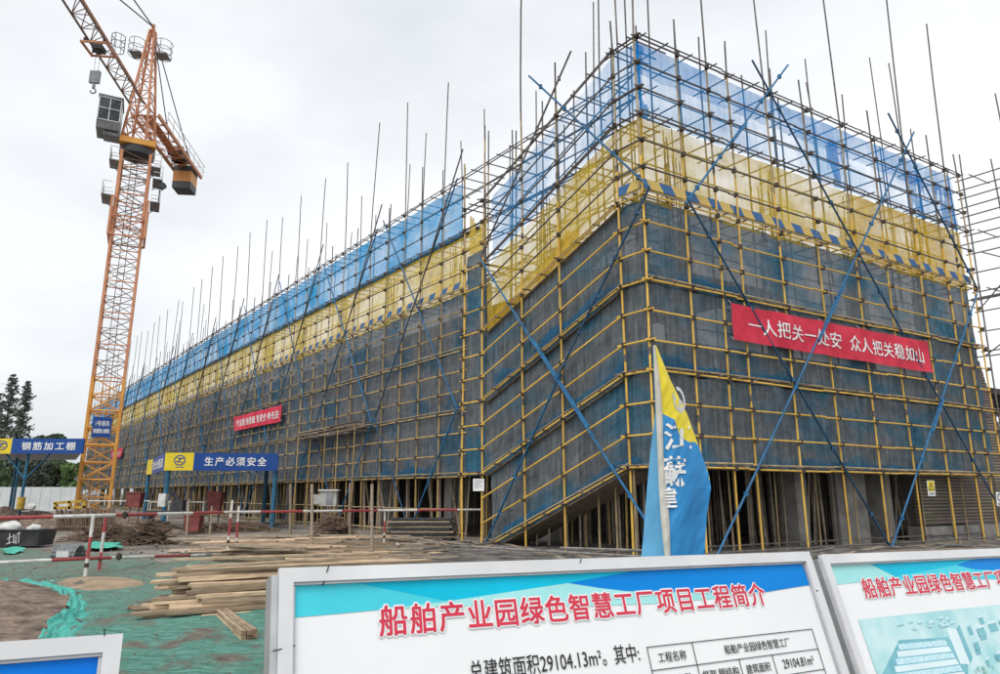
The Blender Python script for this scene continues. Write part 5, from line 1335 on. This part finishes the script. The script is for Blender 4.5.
rebar_rack(186, 204, 533, 513, 12, 'small upright rebar cage panel near the red bins')
M['ply'] = mat('plywood', (.52, .40, .31), (.38, .29, .22), .8, 2); M['ochre'] = mat('ochre_paint', (.55, .36, .05), (.35, .22, .04), .6, 4)
for o in bpy.data.objects:
    if o.name.startswith('plywood_sheet'): o.data.materials[0] = M['ply']
    if o.name.startswith('drum'): o.data.materials[0] = M['ochre']
def bin_(x0, x1, yt, yb, Yp, label, rim=True):
    a = at(x0, yt, Yp); b = at(x1, yb, Yp); t = thing('steel_bin', label, 'bin', Vector(((a.x+b.x)/2, Yp, b.z)))
    mb = MB(); cx = (a.x+b.x)/2; w_ = (b.x-a.x)/2; vs = []
    for zz, q in ((b.z, .8), (a.z, 1)): vs += [Vector((cx-w_*q, Yp-w_*.6*q, zz)), Vector((cx+w_*q, Yp-w_*.6*q, zz)), Vector((cx+w_*q, Yp+w_*.6*q, zz)), Vector((cx-w_*q, Yp+w_*.6*q, zz))]
    mb.add(vs, [[0, 1, 5, 4], [1, 2, 6, 5], [2, 3, 7, 6], [3, 0, 4, 7], [3, 2, 1, 0], [4, 5, 6, 7]]); part(mb, 'body', M['red_paint'], t)
    mb = MB(); mb.beam((cx-w_*1.05, Yp-w_*.62, a.z), (cx+w_*1.05, Yp-w_*.62, a.z), .05, .06); part(mb, 'rim', M['red_paint'], t)
    if b.z > .15:
        for e in (-.6, .6): mb = MB(); mb.tube((cx+e*w_, Yp, 0), (cx+e*w_, Yp, b.z), .04, 6); part(mb, 'leg', M['grey_tube'], t)
bin_(128.5, 142, 492.5, 507, 36, 'red steel bin on legs beside the dark blue shed post')
bin_(209, 222, 492, 510, 35, 'faded red steel bin hanging under the middle shelter')
bin_(186, 201, 515, 531, 30, 'dark red steel bin on the ground behind the stakes')
# bending bench under the middle shelter
Yb = 31; c = at(170, 512, Yb); t = thing('rebar_bench', 'dark rebar bending bench with white cabinet under the middle shelter', 'machine', Vector((c.x, Yb, 0)))
mb = MB(); mb.box((c.x, Yb, c.z), 1.9, .7, .12); part(mb, 'top', M['dark_metal'], t)
for e in (-.8, .8): mb = MB(); mb.box((c.x+e, Yb, c.z/2-.03), .12, .5, c.z-.06); part(mb, 'leg', M['dark_metal'], t)
q = at(161, 500, Yb); mb = MB(); mb.box((q.x, Yb+.2, q.z), .32, .3, .55); part(mb, 'cabinet', M['white_bag'], t)
mb = MB(); mb.box((c.x+.35, Yb, c.z+.28), .5, .4, .45); mb.tube((c.x+.35, Yb-.1, c.z+.5), (c.x+.1, Yb-.2, c.z+.85), .1, 8); part(mb, 'motor', M['dark_metal'], t)
# thin cross rail fence left of the facade foot
for k, (x0, x1, y, Yp, lab) in enumerate(((88, 150, 501, 40, 'thin pale handrail crossing behind the crane base'), (150, 205, 502, 34, 'thin pale handrail in front of the shelter bench'))):
    a, b = at(x0, y, Yp), at(x1, y, Yp); t = thing('handrail', lab, 'railing', Vector((a.x, a.y, 0)))
    mb = MB(); mb.tube(a, b, .03, 6); part(mb, 'rail', M['white_rail'], t)
    for q in (.02, .35, .68, .98): p = a.lerp(b, q); mb = MB(); mb.tube((p.x, p.y, 0), p, .03, 6); part(mb, 'post', M['white_rail'], t)
# dark timbers and yellow frame by the crane foot
t = thing('steel_trestle', 'low ochre steel trestle lying at the foot of the crane', 'trestle', gnd(65, 521)); Yp = 40
for (xa_, ya_), (xb_, yb_) in (((54, 503), (84, 501)), ((54, 508), (86, 507)), ((56, 503), (56, 510)), ((70, 501), (70, 509)), ((84, 501), (85, 508))):
    mb = MB(); mb.beam(at(xa_, ya_, Yp), at(xb_, yb_, Yp), .16, .14); part(mb, 'bar', M['ochre'], t)
for i in range(16):
    x = random.uniform(0, 150); y = random.uniform(519, 531); p = gnd(x, y); me, L, wd, ht = random.choice(PLo)
    put_plank(me, (p.x, p.y, .05+random.uniform(0, .25)), random.uniform(-.4, .4), 'grey plank strewn in the rubble near the crane foot', 'planks strewn near the crane foot', pitch=random.uniform(-.1, .1))
# spoil heaps
for x, y, r_, hgt, lab in ((40, 530, 2.2, .55, 'long low heap of brown spoil behind the dark skip'), (75, 524, 3.2, .6, 'wide heap of brown spoil under the crane'), (150, 532, 1.8, .45, 'low spoil heap behind the tangled rebar'), (10, 520, 3, .7, 'spoil heap at the left edge under the shed')):
    p = gnd(x, y); mb = MB(); n_ = 26; vs = []; fs = []
    for i in range(n_+1):
        for j in range(n_+1):
            u, v = 2*i/n_-1, 2*j/n_-1; rr = math.hypot(u, v); h_ = hgt*max(0, 1-rr)**.8*(1+.7*noise.noise((u*3+x, v*3, 0)))+.12*noise.noise((u*9, v*9, x))*max(0, 1-rr)
            vs.append((p.x+u*r_*1.5, p.y+v*r_*.7, h_-.06))
    for i in range(n_):
        for j in range(n_): k_ = i*(n_+1)+j; fs.append([k_, k_+n_+1, k_+n_+2, k_+1])
    mb.add(vs, fs); o = mb.build('spoil_heap', M['soil'], smooth=False); tag(o, lab, 'spoil heap')

# ================================================================== FEATHER FLAG
YF = 6.2
def lerpt(tab, y):
    for (y0, x0), (y1, x1) in zip(tab, tab[1:]):
        if y <= y1: return x0+(x1-x0)*(y-y0)/(y1-y0)
    return tab[-1][1]
TLx = [(345, 653), (380, 654), (411, 655.3), (430, 653), (455, 650), (488, 647), (520, 644.6), (556, 641.5), (640, 634)]
TS0 = [(345, 653), (400, 655.4), (455, 657.6), (488, 658.8), (520, 661), (556, 664.5), (640, 672)]
TS1 = [(345, 655), (380, 660), (414, 662.7), (455, 663.5), (488, 666.5), (520, 669.5), (556, 670.5), (640, 676)]
TRx = [(345, 656), (380, 670.5), (415, 687.5), (455, 702), (475, 709), (488, 711), (498, 709.5), (515, 706.8), (556, 704.4), (640, 700)]
def flagpt(x, y, lift=0):
    s0, s1, r, l = lerpt(TS0, y), lerpt(TS1, y), lerpt(TRx, y), lerpt(TLx, y)
    if x < s0: dep = .16*(s0-x)/max(1, s0-l+.01)+.03
    elif x <= s1: dep = -.03*math.sin(math.pi*(x-s0)/max(.5, s1-s0))
    else:
        u = (x-s1)/max(1, r-s1); dep = .14*u*u+.035*math.sin(u*5+y*.02)*u
    dep += .018*noise.noise((x*.05, y*.03, 3))+.008*noise.noise((x*.16+y*.07, y*.05, 7))
    return at(x, y, YF+dep-lift)
fb = Vector((at(668, 556, YF).x+.03, YF+.02, 0))
fl = thing('feather_flag', 'blue and yellow feather flag with white calligraphy behind the boards', 'flag', fb)
bound = [(663, 414), (674.5, 419.5), (677, 427), (679, 434), (684, 439), (689, 442), (695, 442), (699, 446), (703, 456), (707, 470), (709, 475)]
def by(x):
    if x <= bound[0][0]: return 414
    for (x0, y0), (x1, y1) in zip(bound, bound[1:]):
        if x <= x1: return y0+(y1-y0)*(x-x0)/(x1-x0)
    return 480
NR = 300
ys = [345+(645-345)*i/NR for i in range(NR+1)]
def strip(t0, t1, n, name, mats, pick, lift=0):
    vs, fs, ms = [], [], []
    for y in ys:
        a, b = lerpt(t0, y), lerpt(t1, y)
        for k in range(n+1): vs.append(flagpt(a+(b-a)*k/n+(1e-3 if k == 0 and t0 is TS1 else 0), y, lift))
    mb = MB()
    for i in range(NR):
        for k in range(n):
            y = (ys[i]+ys[i+1])/2; a, b = lerpt(t0, y), lerpt(t1, y); x = a+(b-a)*(k+.5)/n
            q = i*(n+1)+k; mb.f.append([q, q+n+1, q+n+2, q+1][::-1]); mb.m.append(pick(x, y))
    mb.v = vs; return part(mb, name, mats, fl, True)
M['flag_blue'] = mat('flag_blue', (.035, .28, .60), (.03, .22, .52), .6, 3); M['flag_light'] = mat('flag_light_blue', (.14, .42, .68), (.11, .35, .60), .6, 3)
M['flag_yellow'] = mat('flag_yellow', (.82, .68, .045), (.72, .58, .04), .6, 3); M['flag_cream'] = mat('flag_cream', (.66, .63, .56), (.55, .52, .46), .7, 5); M['flag_grey'] = flat('flag_emblem', (.55, .57, .55))
strip(TS1, TRx, 130, 'cloth', [M['flag_blue'], M['flag_yellow']], lambda x, y: 1 if y < by(x) else 0)
strip(TLx, TS0, 8, 'back_cloth', [M['flag_light']], lambda x, y: 0)
strip(TS0, TS1, 6, 'sleeve', [M['flag_cream']], lambda x, y: 0, .012)
mb = MB(); P = [flagpt((lerpt(TS0, y)+lerpt(TS1, y))/2, y, -.015) for y in (346, 380, 420, 460, 500, 540, 580, 620, 640)]; mb.path(P+[fb], .012, 8); part(mb, 'pole', M['alu'], fl)
mb = MB(); mb.box((fb.x, fb.y, .03), .42, .42, .05); mb.tube(fb, fb+UP*.3, .03, 10); part(mb, 'base', M['dark_metal'], fl)
mb = MB()
def ft(s, x0, x1, y0, y1, o_=.015, clip=None):
    vs, fs = glyphs(s, o_); xs = [v.x for v in vs]; yy = [v.y for v in vs]; a, b, c, d = min(xs), max(xs), min(yy), max(yy)
    pt = [(x0+(x1-x0)*(v.x-a)/(b-a), y1-(y1-y0)*(v.y-c)/(d-c)) for v in vs]
    fs = [f for f in fs if sum(pt[i][0] for i in f)/len(f) > lerpt(TS0, sum(pt[i][1] for i in f)/len(f))+1]
    mb.add([flagpt(x, y, .006) for x, y in pt], fs)
    mb.add([flagpt(x+.6, y+.3, .0075) for x, y in pt], fs)
ft('江', 664, 691, 423, 450); ft('蘇', 663, 686, 456, 487); ft('建', 655, 677, 487, 508)
part(mb, 'lettering', M['white_print'], fl)
mb = MB()
for k in range(22):
    a, b = 2*math.pi*k/22, 2*math.pi*(k+1)/22
    if 5 < k < 9: continue
    f_ = lambda r, q: flagpt(679+6.0*r*math.cos(q)+2.2*r*math.sin(q)*-1, 399.5-13*r*math.sin(q), .006)
    mb.poly([f_(.72, a), f_(1, a), f_(1, b), f_(.72, b)])
mb.poly([flagpt(x, y, .006) for x, y in ((674, 396), (682, 401), (683, 404), (675, 399))]); mb.poly([flagpt(x, y, .006) for x, y in ((679, 399), (681, 400), (681, 409), (679, 408))])
part(mb, 'emblem', M['flag_grey'], fl)

# ================================================================== INFORMATION BOARDS
Hd = ray(1785, 521).normalized(); Ud = -ray(297, -987).normalized()
if Ud.z < 0: Ud = -Ud
Ud = (Ud-Hd*Ud.dot(Hd)).normalized(); Nd = Hd.cross(Ud).normalized()     # towards the viewer
if Nd.dot(-ray(500, 600)) < 0: Nd = -Nd
TB_ = ORI+ray(278, 569.3)*2.6
def hu(x, y):
    r = ray(x, y); k = (TB_-ORI).dot(Nd)/r.dot(Nd); Q = ORI+r*k-TB_; return Q.dot(Hd), Q.dot(Ud)
def bw3(h, u, d=0): return TB_+Hd*h+Ud*u+Nd*d
def bpx(x, y, d=0): h, u = hu(x, y); return bw3(h, u, d)
def board(name, label, h0, h1, u1, u0, fw=.052, prof=True):
    base = bw3((h0+h1)/2, u0); t = thing(name, label, 'board', Vector((base.x, base.y, 0)))
    mb = MB(); c = bw3((h0+h1)/2, (u0+u1)/2, -.012); mb.obox(c, Hd*((h1-h0)/2-.02), Ud*((u1-u0)/2-.02), Nd*.010); part(mb, 'panel', M['board_white'], t)
    for nm, a0, a1, b0, b1 in (('top', h0, h1, u1-fw, u1), ('bottom', h0, h1, u0, u0+fw), ('left', h0, h0+fw, u0+fw, u1-fw), ('right', h1-fw, h1, u0+fw, u1-fw)):
        mb = MB(); mb.obox(bw3((a0+a1)/2, (b0+b1)/2, .012), Hd*((a1-a0)/2), Ud*((b1-b0)/2), Nd*.012)
        ia = fw*.30
        part(mb, 'frame_bar', M['white_metal'], t)
        # inner bead, a little lower and grey
        if nm in ('top', 'bottom'):
            e = b0-.005 if nm == 'top' else b1+.005
            mb = MB(); mb.obox(bw3((a0+a1)/2, e, .004), Hd*((a1-a0)/2-fw), Ud*.0045, Nd*.006); part(mb, 'bead', M['alu'], t)
        else:
            e = a1+.005 if nm == 'left' else a0-.005
            mb = MB(); mb.obox(bw3(e, (b0+b1)/2, .004), Hd*.0045, Ud*((b1-b0)/2-.012), Nd*.006); part(mb, 'bead', M['alu'], t)
    for a, wv in ((h0-.013, 1), (h1+.013, 1)) if prof else ():
        mb = MB(); mb.obox(bw3(a, (u0+u1)/2-.01, -.035), Hd*.012, Ud*((u1-u0)/2-.012), Nd*.045); part(mb, 'side_profile', M['alu'], t)
    for h in (h0+.12, h1-.12):
        p = bw3(h, u1-.15, -.08); q = bw3(h, u0, -.08); mb = MB(); mb.tube(q+Vector((0, 0, 0)), p, .025, 8); mb.tube(Vector((q.x, q.y, 0)), q, .025, 8); mb.tube(Vector((p.x+Nd.x*-.55, p.y-Nd.y*.55, 0)), p, .022, 8); part(mb, 'leg', M['alu'], t)
    return t
def shapes(t, lst):
    for pts, m, d in lst:
        mb = MB(); mb.poly([bpx(x, y, d) for x, y in pts]); part(mb, 'print_shape', M[m], t)
h_c1 = hu(805.7, 552)[0]
cen = board('information_board', 'large white framed information board with red title and data table', 0, h_c1, 0, -.98)
shapes(cen, [([(286, 581), (336, 579), (448, 601), (382, 609.5), (340, 613.5), (286, 618.2)], 'cyan_light', .0),
             ([(336, 579), (648, 566.3), (648, 568.2), (568, 583), (448, 601)], 'cyan', .0005),
             ([(382, 609.5), (448, 601), (568, 583), (600, 588), (626, 591), (690, 592.5), (766, 592), (720, 598), (655, 603.5), (590, 606), (520, 606), (450, 606)], 'teal_pale', .0003),
             ([(568, 583), (648, 568.2), (648, 566.3), (800, 559.8), (809.6, 585), (790, 588), (766, 592), (690, 592.5), (626, 591), (600, 588)], 'deep_blue', .0007)])
def title(t, s, pl, pr, col, hscale=1, d=.004):
    (hx0, hu0), (hx1, hu1) = pl, pr
    f = lambda u, v, dd: bw3(hx0+(hx1-hx0)*u, hu0+(hu1-hu0)*v, dd)
    mb = MB(); fit_text(mb, s, lambda u, v: f(u, v, .0012), 0, .075, gap=.08); part(mb, 'title_outline', M['board_white'], t)
    mb = MB(); fit_text(mb, s, lambda u, v: f(u, v, .0034), 0, .022, gap=.08); part(mb, 'title', M['red_print'], t)
hl, ul = hu(380, 636.5); hr, ur = hu(764.5, 595); ut = hu(380, 606)[1]
title(cen, '船舶产业园绿色智慧工厂项目工程简介', (hl, ul), (hr, ut), 'red_print')
mb = MB()
hA, uA = hu(641, 659); 
def btxt(mb, s, xr, yb_px, height, width=None, left=None):
    h1_, u_ = hu(xr, yb_px); vs, fs = glyphs(s, .004); w_ = max(v.x for v in vs)-min(v.x for v in vs); 
    wd = width or w_*height*1.08
    fit_text(mb, s, lambda u, v: bw3(h1_-wd*(1-u), u_+height*v, .002), 0, .004)
btxt(mb, '总建筑面积29104.13m²。其中:', 640.5, 661.5, .078, hu(640.5, 661.5)[0]-hu(470, 678)[0])
part(mb, 'body_text', M['black'], cen); mb = MB()
h_, u_ = hu(447, 681); fit_text(mb, '工期，', lambda u, v: bw3(h_-.05+.12*u, u_-.055+.06*v, .002))
part(mb, 'body_text', M['black'], cen)
# table
ta, tb_ = hu(647, 647), hu(811.6, 629); hA0, hA1 = ta[0]-.002, tb_[0]; uT = (ta[1]+tb_[1])/2
rh = .098; mb = MB()
c1 = hA0+(hu(690, 656)[0]-hA0)*1.0
for k in range(6): mb.obox(bw3((hA0+hA1)/2, uT-rh*k, .0015), Hd*((hA1-hA0)/2), Ud*.0016, Nd*.001)
hc = [hA0, hu(691.5, 642)[0], hu(736.8, 652)[0], hu(769.8, 648)[0], hA1]
for k, h in enumerate(hc):
    top = uT if k in (0, 1, 4) else uT-rh
    mb.obox(bw3(h, (top+uT-5*rh)/2, .0026), Hd*.0016, Ud*((top-(uT-5*rh))/2), Nd*.001)
def cell(s, a, b, row, hgt=.042):
    w_ = min((b-a)*.86, sum(1.02 if ord(ch) > 0x2e00 else .56 for ch in s)*hgt); c = (a+b)/2; u_ = uT-rh*row-rh/2-hgt/2
    fit_text(mb, s, lambda u, v: bw3(c-w_/2+w_*u, u_+hgt*v, .002), 0, .004)
cell('工程名称', hc[0], hc[1], 0); cell('船舶产业园绿色智慧工厂', hc[1], hc[4], 0); cell('结构类型', hc[0], hc[1], 1); cell('框架.钢结构', hc[1], hc[2], 1); cell('建筑面积', hc[2], hc[3], 1); cell('29104.81m²', hc[3], hc[4], 1)
cell('建筑层数', hc[2], hc[3], 2); cell('地上三层/地上一层', hc[3], hc[4], 2); cell('建设地点', hc[0], hc[1], 2)
part(mb, 'table', M['black'], cen)
for (x0, y0), (x1, y1) in (((326.5, 567), (322.5, 585)), ((271, 652), (294, 646)), ((577.5, 560), (577, 571)), ((812, 591), (819, 593))):
    mb = MB(); p, q = bpx(x0, y0, .03), bpx(x1, y1, .012); mb.tube(p, q, .0022, 5); mb.tube(q, q-Nd*.012, .0022, 5); part(mb, 'wire', M['black'], cen)
# right board
hr0, ur0 = hu(816.4, 555.4)
rb_ = board('information_board', 'second white framed board at the right edge with pale aerial picture', hr0+.012, hr0+2.95, ur0, ur0-.98)
shapes(rb_, [([(822, 562.6), (850, 561.4), (866, 562), (895, 576.5), (870, 581), (829.5, 585.5)], 'teal_pale', .0),
             ([(850, 561.4), (988, 555), (956, 565), (895, 576.5), (866, 562)], 'cyan', .0005),
             ([(895, 576.5), (956, 565), (975, 569.5), (1010, 570.5), (1060, 569), (1060, 580), (990, 579), (930, 580), (870, 581)], 'cyan_light', .0003),
             ([(956, 565), (988, 555), (1080, 551), (1080, 568), (1010, 570.5), (975, 569.5)], 'deep_blue', .0007)])
hl, ul = hu(866, 598.5); ut = hu(863, 578.5)[1]; hr = hl+(hu(764.5, 595)[0]-hu(380, 636)[0])*.98
title(rb_, '船舶产业园绿色智慧工厂项目效果图', (hl, ul), (hr, ut), 'red_print')
def picmat():
    m = mat('aerial_print', (.34, .64, .67), (.62, .80, .82), .4, 3.5, detail=10, lo=.36, hi=.62, c3=(.48, .73, .75)); return m
M['picture'] = picmat(); M['pic_roof'] = mat('aerial_roof', (.70, .88, .92), (.32, .62, .72), .4, 14, stretch=(1, 8, 8)); M['pic_green'] = mat('aerial_green', (.22, .50, .42), (.36, .62, .55), .4, 9)
hp0, up0 = hu(858, 619.5); mb = MB(); mb.poly([bw3(hp0, up0, .001), bw3(hp0, up0-.42, .001), bw3(hp0+2.3, up0-.42, .001), bw3(hp0+2.3, up0, .001)]); pic = part(mb, 'picture', M['picture'], rb_)
M['pic_mid'] = mat('aerial_wall', (.22, .52, .58), (.14, .42, .50), .4, 9); M['pic_pale'] = flat('aerial_pale', (.74, .90, .93), .4)
lay = [.0012]
def pq(mb, pts): lay[0] += .00006; mb.poly([bw3(hp0+a, up0+b, lay[0]) for a, b in pts])
A_ = MB(); B_ = MB(); C_ = MB()
pr = random.Random(5)
pq(B_, [(.06, -.41), (.02, -.30), (.30, -.13), (.78, -.15), (.88, -.30), (.80, -.41)])            # big factory block, shaded side
for k in range(7):                                                                                  # long roof bays
    y = -.15-.036*k; x0 = .27-.034*k; pq(C_ if k % 2 else A_, [(x0, y-.030), (x0+.005, y), (.74+.012*k, y-.012), (.75+.012*k, y-.042)])
pq(C_, [(.80, -.10), (.80, -.30), (.90, -.31), (.90, -.11)]); pq(B_, [(.90, -.11), (.90, -.31), (.95, -.28), (.95, -.09)])
for k in range(46):                                                                                 # town beyond
    x = pr.uniform(1.0, 2.25); y = -pr.uniform(.05, .33); w_ = pr.uniform(.03, .10); h_ = pr.uniform(.02, .05)
    pq(B_, [(x, y-h_), (x+w_, y-h_+.006), (x+w_, y+.006), (x, y)]); pq(C_ if k % 2 else A_, [(x, y+.001), (x+w_, y+.007), (x+w_+.02, y+.02), (x+.02, y+.014)])
for k in range(16):
    x = pr.uniform(.3, 1.0); y = -pr.uniform(.03, .09); pq(A_, [(x, y-.015), (x+.05, y-.012), (x+.06, y), (x+.01, y-.003)])
for mm, b_, nm in (('pic_mid', B_, 'picture_walls'), ('pic_roof', A_, 'picture_roofs'), ('pic_pale', C_, 'picture_bays')): b_.build(nm, M[mm], pic, ORG[rb_.name])
mb = MB()
for k in range(60):
    x = pr.uniform(.5, 2.25); y = -.41+pr.random()**2*.10*(.3+x/2.2); r_ = pr.uniform(.01, .022); lay[0] += .00004
    mb.poly([bw3(hp0+x+r_*math.cos(a), up0+max(-.418, y+r_*.7*math.sin(a)), lay[0]) for a in [q_*math.pi/4 for q_ in range(8)]])
mb.build('picture_trees', M['pic_green'], pic, ORG[rb_.name])
# left board
h1_, u1_ = hu(122.8, 634.4)
lb = board('information_board', 'low white framed blue board cut by the bottom left corner', h1_-2.4, h1_-.0, u1_, u1_-.82, prof=False)
mb = MB(); a, b = h1_-.057, h1_-2.35; mb.poly([bw3(b, u1_-.77, .0), bw3(a, u1_-.77, .0), bw3(a, u1_-.062, .0), bw3(b, u1_-.062, .0)])
part(mb, 'print_shape', mat('bright_blue_print', (.0, .22, .78), (.0, .16, .68), .5, 1.5, detail=1, spec=.15), lb)
mb = MB(); mb.tube(bpx(104, 630, .03), bpx(104.5, 648, .012), .002, 5); part(mb, 'wire', M['black'], lb)
